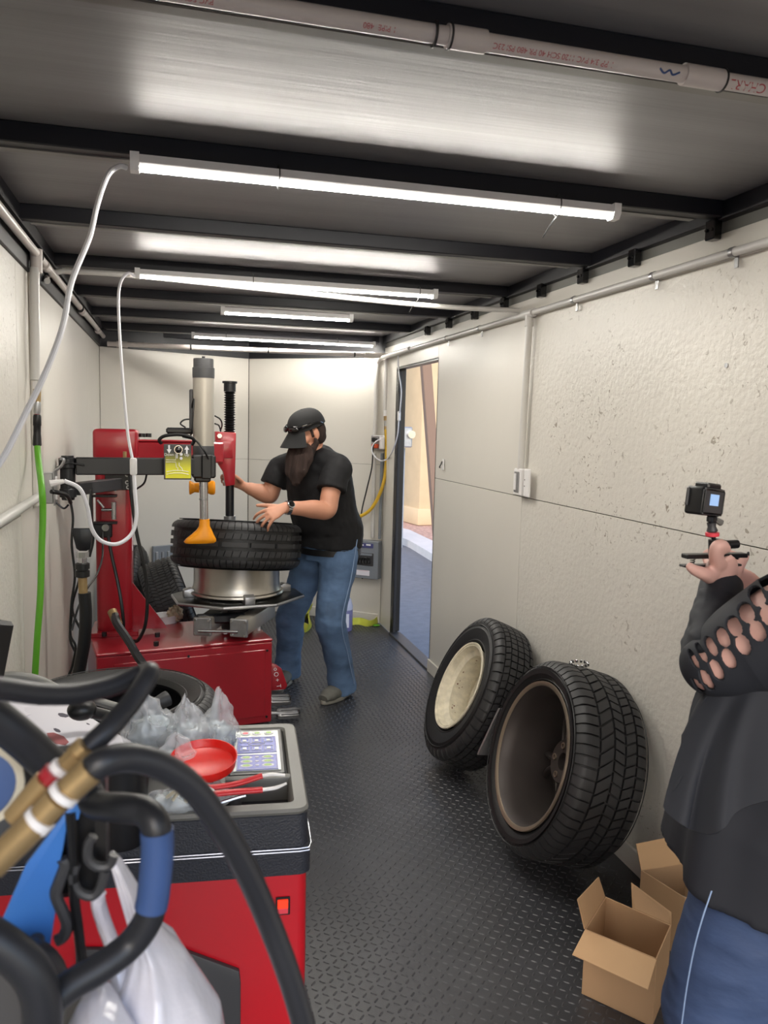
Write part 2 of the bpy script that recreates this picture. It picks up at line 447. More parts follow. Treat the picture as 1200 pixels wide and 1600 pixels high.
# roof
ceil = MB().prism([(XL - .06, YB0), (XR + .06, YB0), (XR + .06, CRR.y), (CA.x, CA.y + .08), (XL - .06, CL.y)], .02, Matrix.Translation((0, 0, ZC))).done('ceiling', 'ceil', kind='structure', smooth=False)
BY = [-.25, .58, 1.38, 2.20, 3.0, 3.82, 4.66, 5.5, 6.3]
for y in BY:
    b = MB().box((XR - XL, .045, .05), c=((XR + XL) / 2, y, ZC - .025), bev=.003).done('roof_beam', 'beam', ceil)
    MB().box((XR - XL - .16, .028, .003), c=((XR + XL) / 2 - .02, y + .034, ZC - .0515)).done('beam_lip', 'beamlip', b)
xm = (XL + XR) / 2
MB().box((1.5, .045, .05), c=(.62, 6.68, ZC - .03), bev=.003).done('roof_beam', 'beam', ceil)
# side rails, black, above the wall sheets; nailing strip on the right
for nm, x, s in (('trim_1', XL + .016, 1), ('trim_2', XR - .012, -1)):
    MB().box((.04, CRR.y - YB0, .055), c=(x, (CRR.y + YB0) / 2, ZC - .028), bev=.002).done(nm, 'beam', kind='structure')
MB().box((.012, CRR.y - YB0, .085), c=(XR - .006, (CRR.y + YB0) / 2, ZP + .0425 - .012), bev=.002).done('trim_3', 'wallback', kind='structure')
MB().box((.006, CRR.y - YB0, .04), c=(XR - .001, (CRR.y + YB0) / 2, ZP + .09), bev=.001).done('trim_4', 'greytray', kind='structure')
MB().box((.012, CL.y - YB0, .10), c=(XL + .004, (CL.y + YB0) / 2, ZP + .05), bev=.002).done('trim_5', 'beam', kind='structure')
for k, (m, L) in enumerate(leaves):
    MB().box((L, .02, ZC - ZP), m, c=(L / 2, 0, (ZP + ZC) / 2)).done('trim_%d' % (6 + k), 'beam', kind='structure')
for y in (1.8, 2.22, 2.66, 3.04, 3.42, 3.84, 4.25, 4.68, 5.1):
    t = MB().box((.03, .045, .06), c=(XR - .03, y, ZP + .085), bev=.003)
    for q in (-.012, .012): t.cyl((XR - .046, y + q, ZP + .085), (XR - .05, y + q, ZP + .085), .005, seg=8)
    t.done('post_bracket', 'glossb', wall_r)

# door: black frame, threshold, door leaf swung outwards on its far hinges
dr = MB()
for y in (D0 - .004, D1 + .004):
    dr.box((.06, .012, DZ), c=(XR + .03, y, DZ / 2))
dr.box((.06, D1 - D0 + .02, .016), c=(XR + .03, (D0 + D1) / 2, DZ))
d1 = dr.done('door_1', 'blackm', kind='structure')
MB().box((.09, D1 - D0, .018), c=(XR + .035, (D0 + D1) / 2, .004), bev=.003).done('threshold', 'darkgrey', d1)
leaf = MB().box((.9, .04, DZ - .03), Matrix.Translation((XR + .045, D1 - .03, 0)) @ Matrix.Rotation(math.radians(82), 4, 'Z'), c=(.45, 0, DZ / 2 + .01), bev=.004).done('door_leaf', 'blackm', d1)
MB().box((.022, .07, DZ - .05), c=(XR + .008, D1 - .045, DZ / 2), bev=.003).done('hinge_post', 'beam', d1)
for z in (.18, .72, 1.36, 1.92):
    h = MB().box((.003, .05, .1), c=(XR - .005, D1 - .05, z), bev=.001).done('hinge', 'blackm', d1)
    for k in (-.03, 0, .03):
        MB().cyl((XR - .006, D1 - .045, z + k), (XR - .010, D1 - .045, z + k), .005, seg=8).done('screw', 'steel', h)

# ------------------------------------------------------------------ outside the door
G = -.55
asph = MB().box((30, 40, .1), c=(16.5, 10, G - .05)).done('asphalt_yard', 'asphalt', kind='structure', smooth=False)
MB().box((30, 30, .1), c=(0, -16, G - .05)).done('asphalt_apron', 'asphalt', kind='structure', smooth=False)
def poly_world(pts, h, name, m, **k):
    return MB().prism([(p.x, p.y) for p in pts], h, Matrix.Translation((0, 0, pts[0].z))).done(name, m, smooth=False, **k)
k1 = [P(640, 838, Z=G), P(705, 900, Z=G), P(705, 880, Z=G), P(640, 824, Z=G)]
bx = 4.15
kerb = [P(610, 843, Z=G), P(640, 856, Z=G), P(700, 893, Z=G), P(800, 950, Z=G)]
back = [P(800, 925, Z=G), P(700, 868, Z=G), P(640, 838, Z=G), P(610, 830, Z=G)]
poly_world(kerb + back, .13, 'kerb', 'kerb', label='pale concrete kerb edging the gravel bed outside the door', cat='kerb')
poly_world([V((p.x, p.y, G)) for p in back] + [P(600, 800, Z=G), P(860, 800, Z=G)], .11, 'gravel_bed', 'gravel', label='pinkish gravel strip between the kerb and the stucco wall outside', cat='gravel', kind='stuff')
hb = thing('stucco_building', P(650, 826, Z=G), 'tan stucco building with a square pillar seen through the open door', 'building')
w0, w1 = P(560, 815, Z=G), P(900, 815, Z=G)
f0 = P(640, 826, Z=G); f1 = P(664, 832, Z=G); 
mb = frame((w0.x, w0.y, G), x=w1 - w0, z=(0, 0, 1))
MB().box(((w1 - w0).length, .3, 6.5), mb, c=((w1 - w0).length / 2, .15 + .5, 3.37)).done('wall', 'stucco', hb)
pc = P(667, 828, Z=G); s = .85
pm = frame((pc.x, pc.y, G), x=(w1 - w0), z=(0, 0, 1)) @ Matrix.Rotation(math.radians(12), 4, 'Z')
MB().box((1.2, s, 6.2), pm, c=(.35, s / 2 - .1, 3.22), bev=.03, seg=2).done('pillar', 'stucco', hb)
MB().box((1.3, s + .1, .35), pm, c=(.35, s / 2 - .1, .29), bev=.03, seg=2).done('pillar_base', 'stucco', hb)
MB().box((2.6, .4, .7), pm, c=(-.9, .7, 5.6)).done('lintel', 'stucco', hb)
MB().box((.5, .5, .07), pm, c=(-.35, .1, 4.55)).done('ledge', 'wood', hb)
# leaning timber in front of the building
a = P(668, 560, Y=10); b = P(684, 850, Y=10)
MB().box((.13, .13, 4.6), frame((P(676, 720, Y=10.5)), z=P(664, 540, Y=10.5) - P(690, 900, Y=10.5), x=(1, 0, 0)), bev=.01).done('timber_post', 'wood', label='brown timber post leaning outside the open door', cat='post')
mt = thing('meter_box', P(636, 683, Y=13.5), 'grey utility meter box fixed to the stucco wall outside', 'meter box')
c = P(636, 683, Y=13.6)
MB().box((.16, .14, .36), c, bev=.02).done('housing', 'galv', mt)
MB().cyl(c + V((.05, -.07, .05)), c + V((.05, -.13, .05)), .07, seg=16).done('meter', 'steel', mt)
MB().box((.16, .06, 2.2), c, c=(-.08, .12, -1.3)).done('cable_trunk', 'panelgrey', mt)

# ================================================================== CEILING FITTINGS
def led_lamp(y, x0, x1, z, label, seg=3, ties=(), end=0):
    r = thing('strip_light', ((x0 + x1) / 2, y, z), label, 'light', 'strip lights under the roof beams')
    # housing: white channel above, clear half-round lens below, bright strip inside
    pts = [(-.019, .026), (.019, .026), (.023, .006), (.016, 0), (-.016, 0), (-.023, .006)]
    mm = frame((x0, y, z), z=(1, 0, 0), x=(0, 1, 0))
    def pr(name, pts, m, e=0, xa=None, xb=None):
        xa = x0 if xa is None else xa; xb = x1 if xb is None else xb
        f = frame((xa + e, y, z), x=(0, 1, 0), y=(0, 0, 1)) if False else Matrix(((0, 0, 1, xa + e), (1, 0, 0, y), (0, 1, 0, z), (0, 0, 0, 1)))
        return MB().prism(pts, xb - xa - 2 * e, f).done(name, m, r, angle=50)
    pr('housing', pts, 'white')
    a = [(.013 * math.cos(t), -.012 * math.sin(t) + .001) for t in [PI * k / 8 for k in range(9)]]
    pr('light_strip', a, 'led', .018)
    for xx in (x0 - .004, x1 + .004 - .022):
        pr('end_cap', [(-.024, .03), (.024, .03), (.025, .004), (.015, -.013), (-.015, -.013), (-.025, .004)], 'lens', 0, xx, xx + .022)
    for tx, tail in ties:
        t = MB().tube([V((tx + .025 * math.cos(a) * 0, y + .027 * math.cos(a), z + .012 + .03 * math.sin(a))) for a in [2 * PI * k / 14 for k in range(15)]], .0018, seg=5, n=2)
        if tail: t.tube([V((tx, y, z - .018)), V((tx - .02, y - .01, z - .04)), V((tx - .05, y - .02, z - .085))], .002, seg=5, n=3)
        t.done('cable_tie', 'black', r)
    return r
l1a, l1b = P(207, 272, Z=2.235), P(964, 343, Z=2.235)
led_lamp(2.165, l1a.x, l1b.x, 2.247, 'nearest strip light, with a long white cord drooping from its end', ties=((P(435, 290, Y=2.165).x, False), (P(870, 335, Y=2.165).x, True)))
led_lamp(3.74, P(212, 432, Y=3.72).x, P(683, 463, Y=3.72).x, 2.247, 'second strip light, with the thin white conduit running behind it', ties=((P(395, 445, Y=3.74).x, False), (P(654, 465, Y=3.74).x, True)))
led_lamp(4.60, P(346, 480, Y=4.6).x, P(550, 490, Y=4.6).x, 2.225, 'short strip light, third from the camera, half hidden by a roof beam', ties=())
led_lamp(6.2, P(300, 527, Y=6.2).x, P(585, 543, Y=6.2).x, 2.247, 'farthest strip light, just in front of the back wall pipe', ties=((P(353, 530, Y=6.2).x, False), (P(527, 540, Y=6.2).x, False)))

def pipe(pts, r, m, name, label, cat='pipe', seg=14, smooth=False, **k):
    return MB().tube(pts, r, seg=seg, smooth=smooth).done(name, m, label=label, cat=cat, **k)

# printed plastic pipe across the roof, nearest
pr = thing('plastic_pipe', P(600, 85, Z=2.262), 'printed white plastic pipe crossing the roof nearest the camera', 'pipe')
pa, pb = P(-60, -25, Y=1.31), P(1260, 178, Y=1.335)
pa.z = 2.258; pb.z = 2.262; pa.x = XL + .03; pb.x = XR - .02
pax = (pb - pa).normalized()
pp = lambda px: pa + pax * ((P(px, 0, Y=1.32).x - pa.x) / pax.x)
def pxx(px, py):   # parameter along the pipe under a picture point
    q = P(px, py, Y=1.32); return pa + pax * (q.x - pa.x)
PR_ = .0145
MB().tube([pa, pb], PR_, seg=20, smooth=False).done('tube', 'pvc', pr)
for a, b_ in (((697, 100), (757, 110)), ((1068, 155), (1130, 165))):
    A, B = pxx(*a), pxx(*b_)
    MB().lathe([(PR_, 0), (.0185, 0), (.0185, (B - A).length), (PR_, (B - A).length)], frame(A, z=B - A), seg=24).done('coupling', 'pvc', pr)
for a in ((676, 95), (700, 100), (1128, 160)):
    A = pxx(*a); MB().lathe([(.0155, 0), (.0205, 0), (.0205, .003), (.0155, .003)], frame(A, z=pax), seg=20).done('cable_tie', 'black', pr)
# the print faces down and towards the camera; letters read upside down from here
def pipe_print(px, py, s, size, ang=0, m='printred'):
    A = pxx(px, py)
    d = V((0, -math.cos(math.radians(ang)), -math.sin(math.radians(ang))))
    f = frame(A, x=-pax, z=d)
    f = frame(A, x=-pax, y=f.to_3x3() @ V((0, 1, 0)))
    # wrap wants local z outwards
    text(s, size, f, m, pr, 'pipe_print', ext=.0001, wrap=PR_)
pipe_print(180, 15, 'CHARLO', .027, 50)
pipe_print(300, 30, 'PVC SCH 40', .012, 46)
pipe_print(850, 115, '3/4 PVC 1120 SCH 40 PR 480 PSI 23C', .0125, 36)
pipe_print(1165, 160, 'CHARL', .024, 35)
pipe_print(590, 80, '1 PIPE  480', .012, 38)
pipe_print(945, 128, '1 PP', .014, 38)
A = pxx(1040, 152)
MB().tube([A + V((-.02, -.0145, -.003)), A + V((-.01, -.0125, -.009)), A + V((0, -.0145, -.004)), A + V((.008, -.012, -.0095)), A + V((.02, -.0145, -.005))], .0018, seg=6).done('ink_mark', 'bluetape', pr)

# conduit across the roof behind the second lamp
c = [P(60, 437, X=XL + .03)]
c = [V((XL + .03, 3.62, 2.18)), P(72, 432, Y=3.75), P(90, 425, Y=3.8), P(110, 424, Y=3.82), P(205, 430, Y=3.82), P(430, 453, Y=3.82), P(560, 467, Y=3.82), P(690, 479, Y=3.8), P(828, 486, Y=3.68)]
pipe(c, .0125, 'conduit', 'ceiling_conduit', 'thin white conduit bent at its end and crossing the roof behind a lamp', 'conduit', smooth=True)
# left side pipe at the ceiling corner
lpz = 2.225; YD = 3.3
t = thing('corner_pipe', (XL + .06, 4, lpz), 'white plastic pipe running along the top of the left wall', 'pipe')
MB().tube([V((XL + .035, YB0 + .1, lpz)), V((XL + .035, 6.4, lpz + .01))], .0155, smooth=False, seg=16).done('tube', 'pvc', t)
for y in (3.5, 4.9, 5.9):
    MB().cyl((XL + .035, y, lpz), (XL + .035, y + .07, lpz), .02, seg=18).done('coupling', 'pvc', t)
for y in (3.35, 4.8): MB().cyl((XL + .035, y, lpz), (XL + .035, y + .004, lpz), .0215, seg=18).done('cable_tie', 'black', t)
MB().cyl((XL + .035, YD + .01, lpz + .02), (XL + .035, YD + .01, lpz - .065), .023, .021, seg=18).done('tee', 'pvc', t)
# drop pipe on the left wall with air fittings and green hose
YD = 3.3
dp = thing('air_drop_pipe', (XL + .02, 3.5, 1.6), 'white painted drop pipe and trunking on the left wall', 'pipe')
MB().tube([V((XL + .03, YD, lpz - .05)), V((XL + .028, YD - .03, 1.76))], .0175, smooth=False, seg=16).done('tube', 'conduit', dp)
MB().box((.018, .05, .95), c=(XL + .009, YD + .06, 1.75), bev=.003).done('trunking', 'wallback', dp)
gh = thing('green_air_hose', (XL + .06, YD, .9), 'bright green air hose hanging down the left wall from brass fittings', 'hose')
g = lambda px, py, y=3.42: P(px, py, X=XL + .035)
def atl(px, py, x): return P(px, py, X=x)
xq = XL + .03
f = [atl(58, y, xq) for y in (597, 610, 616, 630, 648, 656, 697)]
yy = 3.24
q = lambda py, px=58: P(px, py, Y=yy)
MB().cyl(q(596), q(608), .016).done('collar', 'white', gh)
MB().cyl(q(608), q(630), .014, .013, seg=8).done('brass_fitting', 'brass', gh)
MB().lathe([(.011, 0), (.013, .01), (.013, .045), (.011, .05)], frame(q(647), z=q(630) - q(647)), seg=16).done('coupler', 'galv', gh)
MB().cyl(q(655), q(647), .010, .008).done('red_collar', 'redplastic', gh)
MB().lathe([(.0125, 0), (.016, .004), (.015, .03), (.0135, .045), (.0135, .075), (.015, .078), (.0145, .11), (.012, .118)], frame(q(697), z=q(655) - q(697)), seg=18).done('grip_sleeve', 'black', gh)
MB().tube([q(694), P(60, 720, Y=3.2), P(65, 760, Y=3.05), P(67, 800, Y=3.05), P(65, 860, Y=3.05), P(63, 930, Y=3.05), P(58, 1000, Y=3.05), P(54, 1070, Y=3.05), P(53, 1110, Y=3.05), P(62, 1150, Y=3.05)], .0115, seg=14).done('tube', 'ghose', gh)
# outlet box on the left wall
ob = thing('outlet_box', (XL + .02, 3.45, 1.37), 'grey metal double outlet box on the left wall with plugs in it', 'outlet')
oc = P(66, 762, X=XL + .01)
MB().box((.055, .075, .125), oc, c=(.02, 0, 0), bev=.004).done('box', 'galv', ob)
MB().box((.004, .1, .14), oc, c=(.05, 0, 0), bev=.001).done('cover_plate', 'galv', ob)
for z in (.03, -.032): MB().box((.008, .03, .035), oc, c=(.053, 0, z), bev=.003).done('receptacle', 'white', ob)
MB().tube([oc + V((.05, 0, .07)), oc + V((.075, 0, .09)), oc + V((.085, 0, .115)), oc + V((.07, 0, .12))], .006, seg=8).done('latch', 'galv', ob)
MB().tube([oc + V((.05, 0, -.06)), oc + V((.08, 0, -.085)), oc + V((.1, 0, -.07))], .004, seg=8).done('bail', 'blackm', ob)
a = P(60, 776, X=XL + .02)
pipe([V((XL + .022, .3, a.z - .03)), V((XL + .022, a.y - .03, a.z))], .0165, 'conduit', 'wall_conduit', 'white conduit running along the left wall into the outlet box', 'conduit')

# right wall conduit, its drop and the outlets
rc = thing('wall_conduit', (XR - .02, 3, 2.17), 'long white conduit along the top of the right wall with strap clips', 'conduit')
ZR = 2.165
MB().tube([V((XR - .028, YB0 + .1, ZR)), V((XR - .028, 6.2, ZR))], .0135, smooth=False, seg=16).done('tube', 'conduit', rc)
for px, py in ((1150, 385), (1025, 428), (900, 470), (752, 510), (700, 527)):
    y = P(px, py, X=XR - .02).y
    MB().box((.004, .018, .05), c=(XR - .014, y, ZR - .02), bev=.001).cyl((XR - .028, y - .009, ZR), (XR - .028, y + .009, ZR), .016, seg=16).done('strap_clip', 'galv', rc)
yo = P(830, 487, X=XR - .02).y
MB().cyl((XR - .028, yo - .05, ZR), (XR - .028, yo + .06, ZR), .021, seg=18).cyl((XR - .028, yo, ZR + .01), (XR - .028, yo, ZR - .06), .02, seg=18).done('tee', 'conduit', rc)
oc = P(815, 753, X=XR - .02); oc2 = P(829, 755, X=XR - .02)
dr_ = pipe([V((XR - .028, yo, ZR - .05)), V((XR - .028, oc.y + .0, oc.z + .06))], .0165, 'conduit', 'drop_conduit', 'vertical white conduit dropping to the twin outlet on the right wall', 'conduit')
ro = thing('twin_outlet', (XR, oc.y, oc.z), 'white twin outlet with covers at the bottom of the right wall conduit', 'outlet')
MB().box((.045, .085, .13), c=(XR - .022, oc.y, oc.z), bev=.005).done('box', 'white', ro)
MB().box((.006, .05, .1), c=(XR - .047, oc.y + .0, oc.z), bev=.002).done('rocker_plate', 'galv', ro)
MB().box((.006, .022, .08), c=(XR - .051, oc.y + .01, oc.z), bev=.002).done('cover', 'white', ro)
MB().box((.012, .06, .135), c=(XR - .03, oc.y - .085, oc.z), bev=.005).done('side_cover', 'white', ro)
for z in (-.015, .015): MB().cyl((XR - .036, oc.y - .07, oc.z + z), (XR - .0385, oc.y - .07, oc.z + z), .0025, seg=8).done('screw', 'black', ro)
hk = P(692, 726, X=XR - .01)
h = thing('wall_hook', hk, 'small white key hook on the right wall beside the door', 'hook')
MB().box((.008, .03, .07), hk, c=(.002, 0, 0), bev=.003).done('plate', 'white', h)
MB().tube([hk + V((-.004, .005, .02)), hk + V((-.012, .005, .0)), hk + V((-.02, .005, -.015)), hk + V((-.014, .012, -.02))], .004, seg=8).done('prong', 'black', h)
for px, py in ((1136, 571),):
    q = P(px, py, X=XR); MB().cyl(q + V((-.004, 0, 0)), q + V((.004, 0, 0)), .008, seg=14).done('wall_screw', 'galv', label='small round screw head alone on the right wall', cat='screw')

# pipe across the V-nose and its runs down the back right corner
bp = thing('nose_pipe', P(380, 545, Y=6.3), 'printed white pipe crossing the roof at the back wall', 'pipe')
pa2, pb2 = P(168, 537, Y=6.4), P(612, 556, Y=6.15)
MB().tube([pa2, pb2], .019, smooth=False, seg=16).done('tube', 'pvc', bp)
for k in (.28, .55, .86):
    A = pa2.lerp(pb2, k); MB().cyl(A, A + V((.012, 0, 0)), .0215, seg=16).done('cable_tie', 'black', bp)
for k in (.03, .9):
    A = pa2.lerp(pb2, k); MB().cyl(A, A + V((.08, 0, 0)), .0235, seg=16).done('coupling', 'pvc', bp)
def on_b(px, py, off=.03, k=1):
    """point on the right (k=1) or left nose leaf"""
    m, L = leaves[k]; n = m.to_3x3() @ V((0, -1, 0)); o = m.translation + n * off
    d = P(px, py, Y=1) - V((0, 0, CAM_H)); t = (o - V((0, 0, CAM_H))).dot(n) / d.dot(n)
    return V((0, 0, CAM_H)) + d * t
pipe([P(640, 545, X=XR - .04), P(606, 556, X=XR - .06), on_b(592, 563), on_b(588, 585), on_b(587, 640), on_b(585, 690)], .016, 'conduit', 'corner_conduit', 'white conduit curving down the back wall to the outlet', 'conduit', smooth=True)
pipe([on_b(585, 708), on_b(582, 840)], .016, 'conduit', 'lower_conduit', 'white conduit between the outlet and the breaker panel', 'conduit')
pipe([on_b(597, 708, .02), on_b(593, 842, .02)], .012, 'panelgrey', 'grey_conduit', 'grey conduit from the outlet down to the breaker panel edge', 'conduit')
pipe([on_b(604, 556, .03), on_b(602, 645, .03)], .016, 'conduit', 'air_riser', 'white riser pipe above the yellow hose near the door', 'pipe')
yh = thing('yellow_air_hose', on_b(603, 720), 'yellow air hose hanging from brass fittings beside the door', 'hose')
MB().cyl(on_b(603, 641), on_b(603, 650), .019).done('collar', 'white', yh)
MB().cyl(on_b(603, 650), on_b(603, 657), .018, seg=6).done('brass_fitting', 'brass', yh)
MB().cyl(on_b(603, 657), on_b(603, 666), .014, seg=12).done('coupler', 'galv', yh)
MB().cyl(on_b(603, 666), on_b(603, 672), .016, seg=12).done('ferrule', 'brass', yh)
MB().tube([on_b(603, 671, .035), on_b(604, 700, .05), on_b(602, 740, .06), on_b(594, 770, .08), on_b(578, 797, .1), on_b(556, 808, .12), on_b(530, 803, .14), on_b(515, 800, .1)], .0135, seg=12).done('tube', 'yhose', yh)
bo = thing('back_outlet', on_b(592, 692), 'grey outlet box with orange and white plugs on the back wall', 'outlet')
mo = leaves[1][0].to_3x3().to_4x4()
def onb(px, py, off): q = on_b(px, py, off); return Matrix.Translation(q) @ mo
MB().box((.12, .05, .12), onb(592, 692, .025), bev=.005).done('box', 'galv', bo)
MB().box((.045, .02, .1), onb(597, 692, .055), bev=.004).done('receptacle', 'white', bo)
MB().box((.05, .04, .035), onb(586, 697, .07), bev=.006).done('orange_plug', 'orange', bo)
MB().box((.035, .05, .035), onb(585, 687, .07), bev=.006).done('black_plug', 'black', bo)
MB().tube([on_b(586, 690, .1), on_b(583, 700, .11), on_b(581, 730, .1), on_b(573, 765, .08), on_b(565, 800, .08), on_b(561, 840, .07), on_b(558, 860, .06)], .006, seg=8).done('power_cord', 'black', label='black power cord drooping from the back wall outlet', cat='cord')
wc = thing('door_side_cord', P(628, 665, X=XR - .05), 'white cord with an inline switch hanging at the door jamb', 'cord')
J = lambda px, py: P(px, py, X=XR - .05)
MB().tube([J(622, 556), J(623, 580), J(627, 610), J(625, 640), J(624, 645)], .005, seg=8).done('upper_cord', 'cord', wc)
MB().box((.02, .022, .07), J(623.5, 650), bev=.004).done('inline_switch', 'white', wc)
MB().tube([J(623, 657), J(621, 680), J(614, 703), on_b(606, 716, .12), on_b(595, 720, .14), on_b(584, 711, .13), on_b(581, 700, .12), on_b(587, 690, .1), on_b(596, 686, .08)], .005, seg=8).done('lower_cord', 'cord', wc)

# breaker panel
k = thing('breaker_panel', on_b(570, 875), 'grey breaker panel with black switches low on the back wall', 'electrical panel')
def bx(px0, py0, px1, py1, d, off, name, m, parent=k, bev=.003):
    a, b_ = on_b(px0, py0, off), on_b(px1, py1, off)
    inv = (leaves[1][0]).inverted(); A, B = inv @ a, inv @ b_
    mm = leaves[1][0] @ Matrix.Translation(((A.x + B.x) / 2, -off, (A.z + B.z) / 2))
    return MB().box((abs(B.x - A.x), d, abs(A.z - B.z)), mm, c=(0, d / 2, 0), bev=bev).done(name, m, parent)
bx(545, 843, 590, 906, .08, .085, 'enclosure', 'panelgrey')
bx(549, 847, 583, 857, .003, .088, 'blue_label', 'panelblue')
for x in (553, 561, 572): bx(x, 850, x + 7, 853, .002, .0895, 'label_line', 'inkwhite', bev=0)
bx(549, 862, 583, 885, .004, .088, 'breaker_door_frame', 'darkgrey')
bx(551, 863, 581, 869, .003, .092, 'breaker_door', 'panelgrey')
for i in range(5): bx(555.5 + i * 4.6, 871, 559.2 + i * 4.6, 881, .01, .1, 'breaker', 'black', bev=.002)
for i in range(5): bx(556.3 + i * 4.6, 876, 558.4 + i * 4.6, 880, .006, .106, 'toggle', 'darkgrey', bev=.001)
bx(557, 890, 577, 900, .002, .088, 'warning_label', 'paper', bev=0)
bx(559, 891, 576, 892.5, .001, .089, 'label_heading', 'padred', bev=0)
for x, y in ((565, 844.5), (565, 903)): bx(x, y, x + 2, y + 1.6, .004, .09, 'screw', 'steel', bev=0)

# low things by the back wall
jg = thing('washer_jug', P(543, 982, Z=0), 'translucent jug of purple fluid standing on the floor behind the man', 'jug')
jc = P(536, 984, Z=0)
w_, h_ = .075, .19
MB().lathe([(.0, 0), (w_ * .95, 0), (w_, .01), (w_, .17), (w_ * .98, .175), (0, .175)], Matrix.Translation(jc), seg=24).done('fluid_body', 'jug', jg)
MB().lathe([(w_, .17), (w_, .2), (w_ * .8, .25), (.028, .285), (.024, .29)], Matrix.Translation(jc), seg=24).done('shoulder', 'jugclear', jg)
MB().lathe([(.03, .285), (.03, .31), (0, .31)], Matrix.Translation(jc), seg=18).done('cap', 'white', jg)
MB().box((.06, .002, .11), jc, c=(-.0, -w_ - .001, .09)).done('label', 'paper', jg)
def strap(name, pts, wdt, label, th=.004, tilt=0):
    q, _ = catmull(pts, 10)
    m = MB()
    def f(u, v):
        i = min(int(u * (len(q) - 1)), len(q) - 2); fr = u * (len(q) - 1) - i
        p = q[i].lerp(q[i + 1], fr); d = V((math.sin(u * 9) * tilt, math.cos(u * 9) * tilt, 1)).normalized()
        return p + d * (v * wdt)
    m.sheet(f, 50, 2, th)
    return m.done(name, 'strap', label=label, cat='strap')
Z0 = lambda px, py, z=.004: P(px, py, Z=z)
strap('ratchet_strap', [Z0(549, 977), Z0(560, 976), Z0(575, 979), Z0(590, 974), Z0(600, 966), Z0(594, 959), Z0(578, 960), Z0(560, 966)], .06, 'yellow ratchet strap looped on the floor by the back right corner', tilt=.5)
strap('ratchet_strap', [Z0(468, 984), Z0(478, 988), Z0(487, 978), Z0(482, 965), Z0(472, 972)], .07, 'yellow ratchet strap bundled on the floor behind the man\'s legs', tilt=.4)
strap('ratchet_strap', [Z0(470, 968, .03), Z0(478, 962, .05), Z0(486, 952, .06)], .06, 'yellow strap end standing up behind the man\'s legs', tilt=.4)
MB().ell(P(588, 977, Z=.008), (.03, .02, .008)).done('green_cap', 'ghose', label='small green cap lying on the floor beside the yellow strap', cat='cap')

# slotted grey cover on the back wall
g = thing('slotted_cover', on_b(255, 862, .02, 0), 'grey slotted metal cover on the back wall above the tyres', 'cover')
mm = Matrix.Translation(on_b(262, 864, .02, 0)) @ leaves[0][0].to_3x3().to_4x4()
MB().box((.26, .03, .13), mm, bev=.003).done('plate', 'panelgrey', g)
for i in range(5): MB().box((.02, .01, .075), mm, c=(-.1 + i * .05, -.018, -.02), bev=.002).done('slat', 'galv', g)

